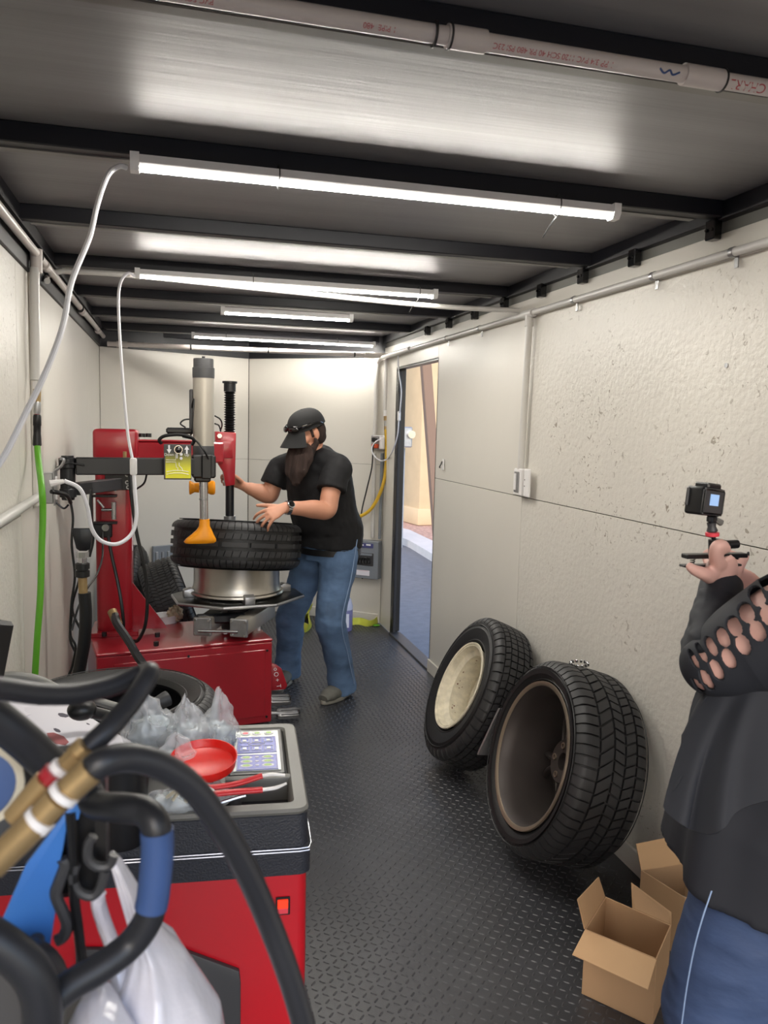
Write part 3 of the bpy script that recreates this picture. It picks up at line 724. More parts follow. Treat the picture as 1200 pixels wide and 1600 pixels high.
# ================================================================== TYRES
def tyre_mesh(par, R, W, rim, style=0, nb=64, detail=1, name='carcass', open_in=True):
    """axis = local z, centre = origin. carcass by lathe; tread blocks as real raised pieces"""
    hw = W / 2; dep = .0135 if style == 2 else .009
    def crown(s):          # outer radius at lateral position s
        a = abs(s) / hw
        return R - .006 * a * a - (.03 * ((a - .72) / .28) ** 2.2 if a > .72 else 0)
    sh = [(crown(hw * k) - dep, hw * k) for k in (-.96, -.9, -.8, -.7, -.5, -.25, 0, .25, .5, .7, .8, .9, .96)]
    h = R - rim
    def side(s):
        return [(R - .05, s * hw * .99), (R - .05 - h * .12, s * hw * 1.03), (rim + h * .52, s * hw * 1.05), (rim + h * .3, s * hw * 1.0), (rim + h * .16, s * hw * .93), (rim + h * .13, s * hw * .945), (rim + h * .1, s * hw * .92), (rim + .006, s * hw * .86), (rim, s * hw * .8), (rim + .004, s * hw * .7)]
    prof = side(-1)[::-1] + sh + side(1)
    inner = [(rim + h * .35, hw * .82), (R - .035, hw * .78), (R - .022, hw * .4), (R - .022, -hw * .4), (R - .035, -hw * .78), (rim + h * .35, -hw * .82)]
    c = MB().lathe(prof + inner, seg=72, loop=True).done(name, 'tyre', par, angle=30)
    # sidewall rings, thin raised lines
    for s in (1, -1):
        MB().lathe([(rim + h * .62, s * hw * 1.046), (rim + h * .64, s * (hw * 1.046 + .0022)), (rim + h * .66, s * hw * 1.044), (rim + h * .64, s * hw * 1.03)], seg=72, loop=True).done('sidewall_ring', 'tyre', par)
    # tread
    vs = []; fs = []
    if style == 0:   # all-season: two wide shoulders, three centre ribs
        ribs = [(-.99, -.60, .05, 1.0), (-.54, -.27, -.5, 1.0), (-.21, .04, .35, 1.), (.10, .44, -.75, .8), (.50, .99, .08, 1.)]
    elif style == 1:  # four grooves, straight ribs
        ribs = [(-.99, -.66, .03, 1.2), (-.6, -.36, .4, 1.6), (-.3, -.03, 0, 1.6), (.03, .3, 0, 1.6), (.36, .6, -.4, 1.6), (.66, .99, .03, 1.2)]
    else:
        ribs = [(-.99, -.64, .02, 1.25), (-.49, -.23, .28, 1.1), (-.08, .12, .02, .3), (.27, .51, .28, 1.1), (.66, .99, .02, 1.25)]
    for a, b, sl, mul in ribs:
        n = int(nb * mul); ns = 5 if (abs(a) > .8 or abs(b) > .8) else 3
        for k in range(n):
            t0 = 2 * PI * k / n; wdt = 2 * PI / n * (.955 if style == 2 else .88)
            if detail and k % 3 == 1: wdt *= .95
            base = len(vs)
            for lay in (0, 1):
                for i in range(3):
                    for j in range(ns):
                        s_ = hw * (a + (b - a) * j / (ns - 1))
                        sc = .93 if lay else 1.
                        th = t0 + wdt * ((i / 2 - .5) * sc) + sl * (s_ - hw * (a + b) / 2) / R
                        r = crown(s_) - (0 if lay else dep + .001)
                        vs.append((r * math.cos(th), r * math.sin(th), s_))
            off = 3 * ns
            idx = lambda l, i, j: base + l * off + i * ns + j
            for i in range(2):
                for j in range(ns - 1): fs.append((idx(1, i, j), idx(1, i + 1, j), idx(1, i + 1, j + 1), idx(1, i, j + 1)))
            for i in range(2):
                fs.append((idx(0, i, 0), idx(0, i + 1, 0), idx(1, i + 1, 0), idx(1, i, 0))); fs.append((idx(0, i + 1, ns - 1), idx(0, i, ns - 1), idx(1, i, ns - 1), idx(1, i + 1, ns - 1)))
            for j in range(ns - 1):
                fs.append((idx(0, 0, j + 1), idx(0, 0, j), idx(1, 0, j), idx(1, 0, j + 1))); fs.append((idx(0, 2, j), idx(0, 2, j + 1), idx(1, 2, j + 1), idx(1, 2, j)))
    me = bpy.data.meshes.new('tread'); me.from_pydata(vs, [], fs); me.shade_smooth(); me.set_sharp_from_angle(angle=math.radians(35))
    link('tread', me, 'tyretread', par, kind='stuff')
    return c

def place(root, m):
    root.matrix_basis = m

def axis_frame(c, n, spin=0):
    f = frame(c, z=n, x=(0, 0, 1) if abs(V(n).normalized().z) < .95 else (1, 0, 0))
    return f @ Matrix.Rotation(spin, 4, 'Z')

# --- near leaning tyre with its dark wheel seen from behind
def holder(name, label, cat, group=None):
    o = bpy.data.objects.new(name, None); COL.objects.link(o); return tag(o, label, cat, group)
t1 = holder('tyre', 'big low-profile tyre leaning on the right wall, nearest the cardboard boxes', 'tyre', None)
tyre_mesh(t1, .361, .278, .268, 0, nb=62)
rim_r = .262; hw = .13
wh = holder('alloy_wheel', 'dark silver alloy wheel inside the nearest leaning tyre, spokes at the far side', 'wheel')
MB().lathe([(rim_r + .012, hw), (rim_r + .008, hw + .006), (rim_r - .002, hw + .002), (rim_r - .006, hw - .01), (rim_r - .012, hw - .03), (rim_r - .018, hw - .05), (rim_r - .012, hw - .16), (rim_r - .008, -hw + .02), (rim_r + .008, -hw),
            (rim_r + .004, -hw - .002), (rim_r - .012, -hw + .02), (rim_r - .02, hw - .15), (rim_r - .026, hw - .05), (rim_r - .02, hw - .03), (rim_r - .012, hw - .008), (rim_r - .006, hw + .0)][::-1], seg=72, loop=True).done('barrel', 'wheelgrey', wh)
MB().lathe([(rim_r + .012, hw + .001), (rim_r + .010, hw + .0075), (rim_r + .0, hw + .006), (rim_r - .006, hw + .001), (rim_r, hw)], seg=72, loop=True).done('rim_edge', 'wheeledge', wh)
MB().lathe([(rim_r - .019, hw - .062), (rim_r - .0225, hw - .064), (rim_r - .0225, hw - .067), (rim_r - .019, hw - .069)], seg=72, loop=True).done('barrel_ridge', 'wheeledge', wh)
hub = MB().lathe([(.033, -hw + .125), (.078, -hw + .13), (.086, -hw + .12), (.088, -hw + .08), (.033, -hw + .075)], seg=40, loop=True).done('hub', 'wheelgrey', wh)
for k in range(5):
    a = 2 * PI * k / 5; p = V((.058 * math.cos(a), .058 * math.sin(a), -hw + .12))
    MB().lathe([(.008, 0), (.012, 0), (.012, .012), (.008, .012)], Matrix.Translation(p), seg=14, loop=True).done('bolt_hole', 'wheeledge', hub)
for k in range(5):
    for d in (-.15, .15):
        a = 2 * PI * (k + .25) / 5 + d; ca, sa = math.cos(a), math.sin(a)
        a2 = a + d * .15; cb, sb = math.cos(a2), math.sin(a2)
        MB().tube([V((.075 * ca, .075 * sa, -hw + .10)), V((.16 * ca, .16 * sa, -hw + .085)), V(((rim_r - .014) * cb, (rim_r - .014) * sb, -hw + .05))], [(.016, .012), (.014, .012), (.017, .013)], seg=10, up=(0, 0, 1)).done('spoke', 'wheelgrey', wh)
m1 = axis_frame((1.402 + .012, 2.617, .384), (-.9588, .0393, .2804), .4)
place(t1, m1); place(wh, m1)
# --- farther leaning tyre with cream steel wheel
t2 = holder('tyre', 'narrower tyre with a cream steel wheel leaning on the wall beside the doorway', 'tyre')
tyre_mesh(t2, .357, .205, .212, 1, nb=40)
w2 = holder('steel_wheel', 'cream painted steel wheel, chipped and rusty, inside the farther leaning tyre', 'wheel')
r = .207; hw = .098
MB().lathe([(r + .010, hw), (r + .008, hw + .006), (r, hw + .004), (r - .008, hw - .02), (r - .012, hw - .035), (r - .035, hw - .05), (r - .04, hw - .13), (r - .03, hw - .15), (r - .014, -hw + .02), (r + .006, -hw),
            (r, -hw), (r - .020, -hw + .02), (r - .036, hw - .15), (r - .046, hw - .13), (r - .041, hw - .045), (r - .018, hw - .03), (r - .008, hw)][::-1], seg=64, loop=True).done('barrel', 'cream', w2)
disc = MB()
ring = [(r - .034, -.045), (r - .045, -.066), (.118, -.062), (.088, -.038), (.052, -.038), (.052, -.046), (.084, -.046), (.112, -.070), (r - .045, -.074), (r - .030, -.05)]
disc.lathe(ring, seg=48, loop=True).done('disc', 'cream', w2)
for k in range(5):
    a = 2 * PI * k / 5; MB().cyl((.070 * math.cos(a), .070 * math.sin(a), -.0385), (.070 * math.cos(a), .070 * math.sin(a), -.0365), .010, seg=14).done('stud_hole', 'black', w2)
for k in range(10):
    a = 2 * PI * (k + .5) / 10; p = V((.135 * math.cos(a), .135 * math.sin(a), -.0625))
    MB().ell(p, (.025, .015, .003), Matrix.Rotation(a + PI / 2, 4, 'Z'), seg=16, ring=8).done('vent_hole', 'black', w2)
for k in range(70):
    a = random.uniform(0, 2 * PI); h = random.uniform(-.02, hw - .02); rr = r - .0425 if h < hw - .055 else r - .03
    if h > hw - .055: rr = r - .036; h = hw - .049
    MB().ell((rr * math.cos(a), rr * math.sin(a), h), (.0016, random.uniform(.002, .006), random.uniform(.0015, .004)), Matrix.Rotation(a, 4, 'Z'), seg=8, ring=6).done('rust_spot', 'rust', w2)
m2 = axis_frame((1.41, 3.478, .362), (-.905, .057, .421), .2)
place(t2, m2); place(w2, m2)
# plastic-wrapped sheet standing between the two tyres
a, b, c_, d = P(743, 1176, Y=3.0), P(768, 1140, Y=3.05), P(795, 1110, Y=3.1), P(765, 1185, Y=2.98)
MB().prism([(0, 0), (.13, .17), (.24, .13), (.08, -.03)], .012, frame(P(745, 1178, Y=3.06), x=(1, .1, .2), y=(0, 0, 1)), ).done('folded_plate', 'galv', label='thin grey metal plate wedged between the two leaning tyres', cat='plate')
# a watch-like chrome weight on top of the near tyre
q = P(905, 1040, Y=2.66)
wt = thing('socket_ring', q, 'small chrome link bracelet lying on top of the nearest leaning tyre', 'bracelet')
for k in range(12):
    a = 2 * PI * k / 12
    MB().box((.012, .009, .012), Matrix.Translation(q + V((.035 * math.cos(a), .022 * math.sin(a), .008 + .004 * math.sin(a)))) @ Matrix.Rotation(a, 4, 'Z'), bev=.002).done('link', 'steel', wt)

# --- flat stack of empty tyres between the two machines
sc = P(182, 1104, Y=2.62)
def flat_tyre(x, y, z, R, W, rim, label, tilt=(0, 0, 1), style=2):
    t = holder('tyre', label, 'tyre'); tyre_mesh(t, R, W, rim, style, nb=56, detail=0); place(t, axis_frame((x, y, z), tilt)); return t
zs = .60
SX, SY = -.18, 2.64
flat_tyre(SX, SY, .620, .330, .226, .21, 'uppermost tyre lying flat on the stack behind the red wheel balancer')
flat_tyre(SX + .11, SY + .02, .372, .335, .226, .22, 'middle tyre of the flat stack, jutting out past the one on top')
flat_tyre(SX + .04, SY, .124, .335, .226, .22, 'lowest tyre of the flat stack, resting on the black floor')
# --- two tyres leaning in the far left corner
def lean_tyre(px, py, Y, R, W, yaw, tilt, label, style):
    t = holder('tyre', label, 'tyre'); tyre_mesh(t, R, W, R * .66, style, nb=56, detail=0)
    n = V((math.cos(yaw) * math.cos(tilt), math.sin(yaw) * math.cos(tilt), math.sin(tilt)))
    x = P(px, py, Y=Y).x
    place(t, axis_frame((x, Y, R * math.cos(tilt) + W * .45 * abs(math.sin(tilt)) + .002), n)); return t
lean_tyre(268, 920, 5.45, .345, .25, math.radians(4), math.radians(19), 'leaning tyre with slanting tread behind the tyre changer, the right one of two', 1)
lean_tyre(206, 920, 6.0, .355, .2, math.radians(-6), math.radians(4), 'upright tyre behind the tyre changer column, next to the side wall', 2)

# ================================================================== TYRE CHANGER
O = V((.52, 4.19, 0)); ex = V((.985, .172, 0)).normalized(); ey = V((-.172, .985, 0)).normalized()
MT = frame(O, x=ex, y=ey)
tc = thing('tyre_changer', O + ex * -.45 + ey * .25, 'red tyre changer with a tall column, turntable and swing arm', 'tyre changer')
BW, BD, BH = .89, .52, .475
body = MB().box((BW, BD, BH - .03), MT, c=(-BW / 2, BD / 2, BH / 2 + .0), bev=.006).done('cabinet', 'red', tc)
MB().box((BW + .004, BD + .004, .016), MT, c=(-BW / 2, BD / 2, BH - .006), bev=.005).done('top_plate', 'red', tc)
MB().box((BW - .12, .004, BH - .11), MT, c=(-BW / 2 + .02, -.002, BH / 2 - .0), bev=.002).done('front_panel', 'red', tc)
for x, z in ((-.03, BH - .06), (-BW + .05, BH - .08), (-BW / 2, BH - .05), (-.03, .05)):
    MB().cyl(MT @ V((x, -.004, z)), MT @ V((x, -.008, z)), .007, seg=8).done('screw', 'black', tc)
# column
colc = P(181, 985, Z=BH); cy_ = 4.40
cx0, cx1 = P(149, 850, Y=cy_).x, P(206, 850, Y=cy_).x
cw = (cx1 - cx0); ccx = (cx0 + cx1) / 2
zt = P(180, 718, Y=cy_).z
column = MB().box((cw, .2, zt - BH), (ccx, cy_ + .1, 0), c=(0, 0, (zt + BH) / 2), bev=.035, seg=4).done('column', 'red', tc)
hx0, hx1 = P(145, 700, Y=cy_).x, P(216, 700, Y=cy_).x; hz = P(180, 672, Y=cy_).z
MB().box((hx1 - hx0, .24, hz - zt + .01), ((hx0 + hx1) / 2, cy_ + .1, 0), c=(0, 0, (zt + hz) / 2), bev=.02, seg=3).done('column_head', 'red', tc)
MB().box((cw + .06, .28, .025), (ccx, cy_ + .1, BH + .012), bev=.004).done('column_flange', 'red', tc)
# gusset
MB().prism([(0, 0), (.19, 0), (.0, .27)], .014, frame((cx1 - .01, cy_ + .05, BH + .02), x=(1, 0, 0), y=(0, 0, 1))).done('gusset', 'red', tc)
for px, py in ((246, 995), (244, 1009), (163, 994)):
    q = P(px, py, Z=BH + .01); MB().cyl(q, q + V((0, 0, .022)), .013, seg=6).done('hex_bolt', 'black', tc)
# warning strip on the column
q = P(204, 800, Y=cy_ + .02)
MB().box((.004, .03, .42), (cx1 + .001, cy_ + .05, q.z + .0)).done('warning_strip', 'paper', tc)
for i in range(7): MB().box((.002, .022, .03), (cx1 + .0035, cy_ + .05, q.z - .17 + i * .057)).done('warning_mark', 'padgreen' if i % 2 else 'inkred', tc)
# swing arm
ay = 4.5
a0, a1 = P(210, 706, Y=ay), P(345, 712, Y=4.62)
am = frame(a0, x=a1 - a0, z=(0, 0, 1))
MB().box(((a1 - a0).length, .12, .115), am, c=((a1 - a0).length / 2, 0, 0), bev=.008).done('swing_arm', 'red', tc)
MB().box(((a1 - a0).length * .7, .13, .01), am, c=((a1 - a0).length * .35, 0, .062), bev=.003).done('arm_cap', 'red', tc)
for px in (222, 232): q = P(px, 683, Y=ay); MB().cyl(q, q + V((0, 0, .02)), .016, seg=10).done('arm_bolt', 'blackm', tc)
# press head
hy = 4.66
def pz(px, py, Y): return P(px, py, Y=Y)
def flat_poly(pts, Y, d, name, m, par, bev=0, **k):
    q = [P(x, y, Y=Y) for x, y in pts]; o = q[0]
    return MB().prism([(v.x - o.x, v.z - o.z) for v in q], d, Matrix(((1, 0, 0, o.x), (0, 0, 1, o.y), (0, 1, 0, o.z), (0, 0, 0, 1)))).done(name, m, par, bev=bev, **k)
flat_poly([(336, 674), (369, 676), (369, 684), (367, 758), (352, 760), (349, 738), (337, 719)], hy - .05, .1, 'press_head', 'red', tc, bev=.005)
flat_poly([(338, 688), (364, 689), (364, 716), (338, 716)], hy - .058, .01, 'head_plate', 'red', tc, bev=.003)
q = pz(343, 681, hy - .055); MB().cyl(q, q + V((0, -.012, 0)), .014, seg=6).done('head_bolt', 'steel', tc)
# bellows rod above, black rod below
b0, b1 = pz(359, 676, 4.66), pz(359, 612, 4.66)
prof = []
L = (b1 - b0).length; nb = 17
for i in range(nb): prof += [(.022, L * i / nb), (.034, L * (i + .5) / nb)]
prof += [(.022, L)]
MB().lathe(prof, frame(b0, z=b1 - b0), seg=20).done('bellows', 'black', tc, angle=20)
c0 = b1; MB().lathe([(.034, 0), (.034, .045), (.042, .047), (.042, .058), (.0, .058)], frame(c0, z=(0, 0, 1)), seg=20).done('bellows_cap', 'blackm', tc)
r1 = pz(359, 815, 4.7)
MB().cyl(pz(359, 755, 4.66), pz(359, 806, 4.66), .0245, seg=18).done('press_rod', 'blackm', tc)
MB().cyl(pz(359, 806, 4.66), pz(359, 812, 4.66), .034, seg=18).done('press_foot', 'galv', tc)
# pneumatic lift cylinder
cyy = 4.09
C = lambda py, px=318: P(px, py, Y=cyy)
k = (C(700, 335) - C(700, 301)).x / 2
axd = (C(590) - C(712)).normalized()
MB().lathe([(k * .97, 0), (k * .97, (C(590) - C(700)).length)], frame(C(700), z=C(590) - C(700)), seg=32).done('lift_cylinder', 'alumatte', tc, angle=50)
MB().lathe([(k * 1.0, 0), (k * 1.02, .012), (k * 1.02, .05), (k * .93, .052), (k * .93, .088), (k * .9, .095), (0, .096)], frame(C(591), z=axd), seg=32).done('cylinder_cap', 'darkgrey', tc)
MB().cyl(C(567), C(563), .014, seg=10).cyl(C(563), C(557), .008, seg=10).done('air_nipple', 'blackm', tc)
MB().lathe([(k * .98, 0), (k * 1.0, .004), (k * 1.0, .05), (k * .97, .056)], frame(C(714), z=axd), seg=32).done('cylinder_base', 'darkgrey', tc)
MB().box((.115, .12, .115), C(728), bev=.008).done('head_block', 'blackm', tc)
MB().box((.05, .03, .12), C(728), c=(.012, -.065, 0), bev=.006).done('head_cover', 'black', tc)
MB().box((.08, .08, .03), C(748, 316), bev=.008).done('rod_collar', 'blackm', tc)
MB().box((.02, .02, .2), C(640, 299), c=(-.0, .01, 0), bev=.005).done('side_rail', 'darkgrey', tc)
kx = (C(780, 325.5) - C(780, 312.5)).x / 2
MB().cyl(C(748), C(815, 319), kx, seg=24).done('tool_rod', 'steel', tc)
MB().cyl(C(779), C(781), kx + .0012, seg=24).done('rod_ring', 'galv', tc)
# yellow mounting shoe
sh = MB()
yo = cyy
def sec(py, x0, x1, dy0, dy1):
    a, b = P(x0, py, Y=cyy), P(x1, py, Y=cyy)
    hwid = (b.x - a.x) / 2; cx = (a.x + b.x) / 2; dc = (dy0 + dy1) / 2; dh = (dy1 - dy0) / 2
    out = []
    for i in range(20):
        t = 2 * PI * i / 20; c, s = math.cos(t), math.sin(t)
        e = .7
        out.append(V((cx + hwid * math.copysign(abs(c) ** e, c), cyy + dc + dh * math.copysign(abs(s) ** e, s), a.z)))
    return out
sh.rings([sec(811, 311.5, 327.5, -.025, .025), sec(822, 311, 328, -.027, .026), sec(828, 307, 331, -.03, .03), sec(835, 299, 334, -.034, .03), sec(842, 290, 337.5, -.036, .028), sec(846, 287, 338, -.034, .026), sec(848.5, 289, 335, -.03, .02)]).done('mounting_shoe', 'yellow', tc, angle=60)
# yellow rollers behind the rod
for x0, x1, s in ((295, 311, 1), (325, 336, -1)):
    a, b = P(x0, 762, Y=4.22), P(x1, 762, Y=4.22)
    L = (b - a).length
    MB().lathe([(0, 0), (.034, .002), (.036, .008), (.024, L * .55), (.026, L), (0, L)] if s > 0 else [(0, 0), (.03, 0), (.036, .012), (.037, L * .8), (.03, L), (0, L)], frame(a, z=b - a), seg=22).done('yellow_roller', 'yellow', tc)
MB().cyl(P(305, 762, Y=4.22), P(330, 762, Y=4.22), .012, seg=10).done('roller_axle', 'blackm', tc)
# helper arm: pivot post, bar, control box
py_ = 4.0
a, b = P(118, 728, Y=py_), P(304, 728, Y=py_ + .06)
bm_ = frame(a, x=b - a, z=(0, 0, 1))
MB().box(((b - a).length, .06, .082), bm_, c=((b - a).length / 2, 0, 0), bev=.005).done('helper_bar', 'blackm', tc)
pv = P(106, 745, Y=py_)
z0, z1 = P(106, 781, Y=py_).z, P(106, 712, Y=py_).z
MB().lathe([(0, z0 - .0), (.028, z0), (.03, z0 + .012), (.038, z0 + .014), (.038, z0 + .05), (.034, z0 + .055), (.034, z1 - .06), (.04, z1 - .055), (.04, z1 - .012), (.028, z1 - .008), (.028, z1), (0, z1)], Matrix.Translation((pv.x, pv.y, 0)), seg=24).done('pivot_post', 'blackm', tc)
a, b = P(118, 764, Y=py_ + .02), P(188, 746, Y=4.38)
MB().box(((b - a).length, .05, .06), frame(a, x=b - a, z=(0, 0, 1)), c=((b - a).length / 2, 0, 0), bev=.004).done('link_arm', 'darkgrey', tc)
q = P(180, 752, Y=4.36)
MB().box((.14, .02, .09), q, c=(.02, 0, 0), bev=.003).done('bracket_plate', 'blackm', tc)
for dx, dz in ((.06, .035), (.06, -.005), (.065, -.03), (.0, -.04), (-.04, -.035)):
    MB().lathe([(.006, 0), (.011, 0), (.011, .006), (.006, .006)], frame(q + V((.0 + dx, -.01, dz)), z=(0, -1, 0)), seg=12, loop=True).done('washer', 'galv', tc)
# valve bracket on the column
q = P(163, 795, Y=4.36)
MB().box((.13, .05, .012), q, c=(0, -.02, .07), bev=.002).box((.012, .05, .16), q, c=(-.06, -.02, 0)).box((.13, .05, .012), q, c=(0, -.02, -.07), bev=.002).done('valve_bracket', 'blackm', tc)
MB().cyl(q + V((.05, -.05, .04)), q + V((.05, -.05, -.05)), .012).cyl(q + V((-.01, -.05, .0)), q + V((.04, -.05, 0)), .008).done('valve', 'steel', tc)
MB().cyl(q + V((-.03, -.04, .05)), q + V((.0, -.04, .01)), .006).done('valve_lever', 'galv', tc)
q = P(160, 828, Y=4.36)
MB().box((.10, .05, .07), q, c=(0, -.02, 0), bev=.005).done('regulator', 'blackm', tc)
MB().cyl(q + V((.02, -.05, .02)), q + V((.02, -.07, .02)), .018).done('gauge', 'steel', tc)
# control box with its handle
cby = 3.98
c0, c1 = P(256, 694, Y=cby), P(299, 749, Y=cby)
cw_, ch_ = (c1 - c0).x, c0.z - c1.z; cc = (c0 + c1) / 2
box = MB().box((cw_, .05, ch_), cc, bev=.002).done('control_box', 'darkgrey', tc)
fc = frame(cc + V((0, -.0256, 0)), x=(1, 0, 0), z=(0, -1, 0))
def ramp(name, c1_, c2_, h):
    m = bpy.data.materials.new(name); m.use_nodes = True; n = m.node_tree; b = n.nodes['Principled BSDF']
    tc_ = n.nodes.new('ShaderNodeTexCoord'); sp = n.nodes.new('ShaderNodeSeparateXYZ'); cr = n.nodes.new('ShaderNodeValToRGB')
    n.links.new(tc_.outputs['Generated'], sp.inputs[0]); n.links.new(sp.outputs[2], cr.inputs[0]); n.links.new(cr.outputs[0], b.inputs['Base Color'])
    cr.color_ramp.elements[0].position = .25; cr.color_ramp.elements[0].color = srgb(*c1_); cr.color_ramp.elements[1].position = .8; cr.color_ramp.elements[1].color = srgb(*c2_)
    b.inputs['Roughness'].default_value = .4
    return m
M['decal'] = ramp('yellow_black_decal', (226, 222, 40), (56, 58, 60), 1)
MB().box((cw_ * .92, .001, ch_ * .92), cc, c=(.002, -.0256, -.0)).done('decal', 'decal', box)
fz = cc + V((0, -.0266, 0))
def fpt(u, v): return fz + V((u * cw_ / 2, 0, v * ch_ / 2))
for u, s in ((-.62, -1), (.66, 1)):
    c = fpt(u, .72)
    MB().prism([(-.004, -.02 * s), (.004, -.02 * s), (.004, .0), (.011, 0), (0, .02 * s), (-.011, 0), (-.004, 0)], .001, frame(c, x=(1, 0, 0), z=(0, -1, 0))).done('arrow', 'inkwhite', box)
text('Down', .018, frame(fpt(-.62, .42), x=(1, 0, 0), z=(0, -1, 0)), 'inkwhite', box)
text('Up', .018, frame(fpt(.66, .42), x=(1, 0, 0), z=(0, -1, 0)), 'inkwhite', box)
MB().lathe([(0, 0), (.017, 0), (.017, .012), (.014, .014), (0, .014)], frame(fpt(.05, .72), z=(0, -1, 0)), seg=20).done('control_knob', 'glossb', box)
MB().lathe([(.0165, 0), (.0195, 0), (.0195, .003), (.0165, .003)], frame(fpt(.05, .72), z=(0, -1, 0)), seg=20, loop=True).done('knob_ring', 'steel', box)
MB().box((.005, .002, .024), fpt(-.05, .36)).done('toggle_slot', 'inkwhite', box)
for v in (.45, .22): MB().cyl(fpt(.25, v), fpt(.25, v) + V((0, -.003, 0)), .007, seg=14).done('indicator', 'inkwhite', box)
def line(pts, name='diagram_line'):
    q = [fpt(u, v) for u, v in pts]; MB().tube(q, .0012, seg=4, smooth=False).done(name, 'inkwhite', box)
line([(-.15, .5), (-.15, .12), (-.85, .12)]); line([(-.85, 0), (-.15, 0), (-.1, -.3), (.0, -.32), (-.0, -.5)]); line([(.1, -.02), (.1, -.2), (.3, -.35), (.35, -.48)])
line([(-.8, -.55), (-.3, -.48), (.3, -.48), (.8, -.55)]); line([(-.8, -.7), (-.3, -.62), (.3, -.62), (.8, -.7)])
h = [P(252, 693, Y=cby), P(249, 687, Y=cby - .01), P(258, 681, Y=cby - .02), P(278, 679, Y=cby - .02), P(296, 682, Y=cby - .02), P(303, 688, Y=cby - .01), P(300, 695, Y=cby)]
MB().tube(h, .0085, seg=10).done('handle', 'black', box)
MB().box((.16, .1, .03), P(285, 673, Y=4.2), bev=.008).done('cable_tray', 'blackm', tc)
# small pneumatic tubes
def tb(name, pts, r, m, par, **k): return MB().tube(pts, r, seg=8).done(name, m, par, **k)
tb('air_tube', [P(301, 655, Y=4.12), P(299, 640, Y=4.1), P(303, 625, Y=4.05), P(300, 672, Y=4.05), P(298, 680, Y=4.1)], .004, 'black', tc)
tb('air_tube', [P(300, 655, Y=4.15), P(288, 656, Y=4.15), P(282, 662, Y=4.15), P(290, 668, Y=4.15)], .004, 'black', tc)
tb('air_tube', [P(336, 650, Y=4.2), P(344, 655, Y=4.25), P(347, 664, Y=4.3), P(344, 674, Y=4.4)], .004, 'black', tc)
tb('air_tube', [P(336, 662, Y=4.2), P(342, 665, Y=4.25), P(345, 674, Y=4.3)], .004, 'black', tc)
tb('control_cable', [P(285, 682, Y=4.0), P(305, 688, Y=3.97), P(318, 703, Y=3.96), P(326, 717, Y=3.98)], .005, 'black', tc)
# turntable
TC = V((.362, 4.5, 0))
pc = P(372, 926, Y=4.45)
ttz = P(372, 935, Y=4.42).z
tt = MB()
yawt = math.radians(8)
pts = []
for k, (rx, ry) in enumerate([(-.345, -.12), (-.345, .1), (-.16, .27), (.16, .27), (.345, .06), (.345, -.12), (.14, -.3), (-.14, -.3)]):
    c, s = math.cos(yawt), math.sin(yawt); pts.append((rx * c - ry * s, rx * s + ry * c))
mt = Matrix.Translation((pc.x, 4.47, ttz))
plate = tt.prism(pts, .016, mt).done('turntable', 'chuckplate', tc, bev=.002)
e_ = MB().tube([mt @ V((x, y, .006)) for x, y in pts + pts[:1]], .009, seg=6, smooth=False).done('turntable_edge', 'galv', tc)
MB().cyl((pc.x, 4.47, BH - .01), (pc.x, 4.47, ttz), .09, seg=32).done('spindle', 'darkgrey', tc)
for a in (0, 90, 180, 270):
    an = math.radians(a + 8)
    d = V((math.cos(an), math.sin(an), 0)); base = mt @ (d * .3) + V((0, 0, .016))
    f = frame(base, x=-d, z=(0, 0, 1))
    MB().prism([(0, -.0), (.10, 0), (.09, .02), (.04, .05), (0, .04)], .055, f @ Matrix.Rotation(PI / 2, 4, 'X') @ Matrix.Translation((0, 0, -.0275))).done('jaw', 'galv', tc, bev=.003)
# cylinders under the table
for (xa, ya, xb, yb, Y0, Y1) in ((374, 968, 420, 950, 4.1, 4.5), (317, 962, 352, 955, 4.16, 4.5)):
    a, b = P(xa, ya, Y=Y0), P(xb, yb, Y=Y1); a.z = b.z = ttz - .085
    f = frame(a, x=b - a, z=(0, 0, 1)); L = (b - a).length
    MB().box((L, .085, .085), f, c=(L / 2, 0, 0), bev=.012, seg=2).done('clamp_cylinder', 'alumatte', tc)
    MB().box((.018, .095, .095), f, c=(-.005, 0, 0), bev=.004).done('cylinder_head', 'galv', tc)
    for s1 in (-1, 1):
        for s2 in (-1, 1): MB().cyl(f @ V((-.014, s1 * .036, s2 * .036)), f @ V((-.02, s1 * .036, s2 * .036)), .007, seg=8).done('end_screw', 'steel', tc)
MB().box((.26, .04, .05), P(345, 966, Y=4.22), bev=.01).done('clamp_link', 'blackm', tc)
q1, q2 = P(310, 968, Y=4.13), P(372, 966, Y=4.08); q1.z = q2.z = ttz - .1
MB().cyl(q1, q2, .009, seg=10).done('tie_rod', 'steel', tc)
for px in (318, 352):
    q = P(px, 990, Z=BH + .012); MB().cyl(q, q + V((0, 0, .02)), .014, seg=6).done('hex_bolt', 'galv', tc)
q = P(404, 985, Z=BH + .01); MB().cyl(q, q + V((0, 0, .025)), .01, seg=10).done('air_nipple', 'white', tc)
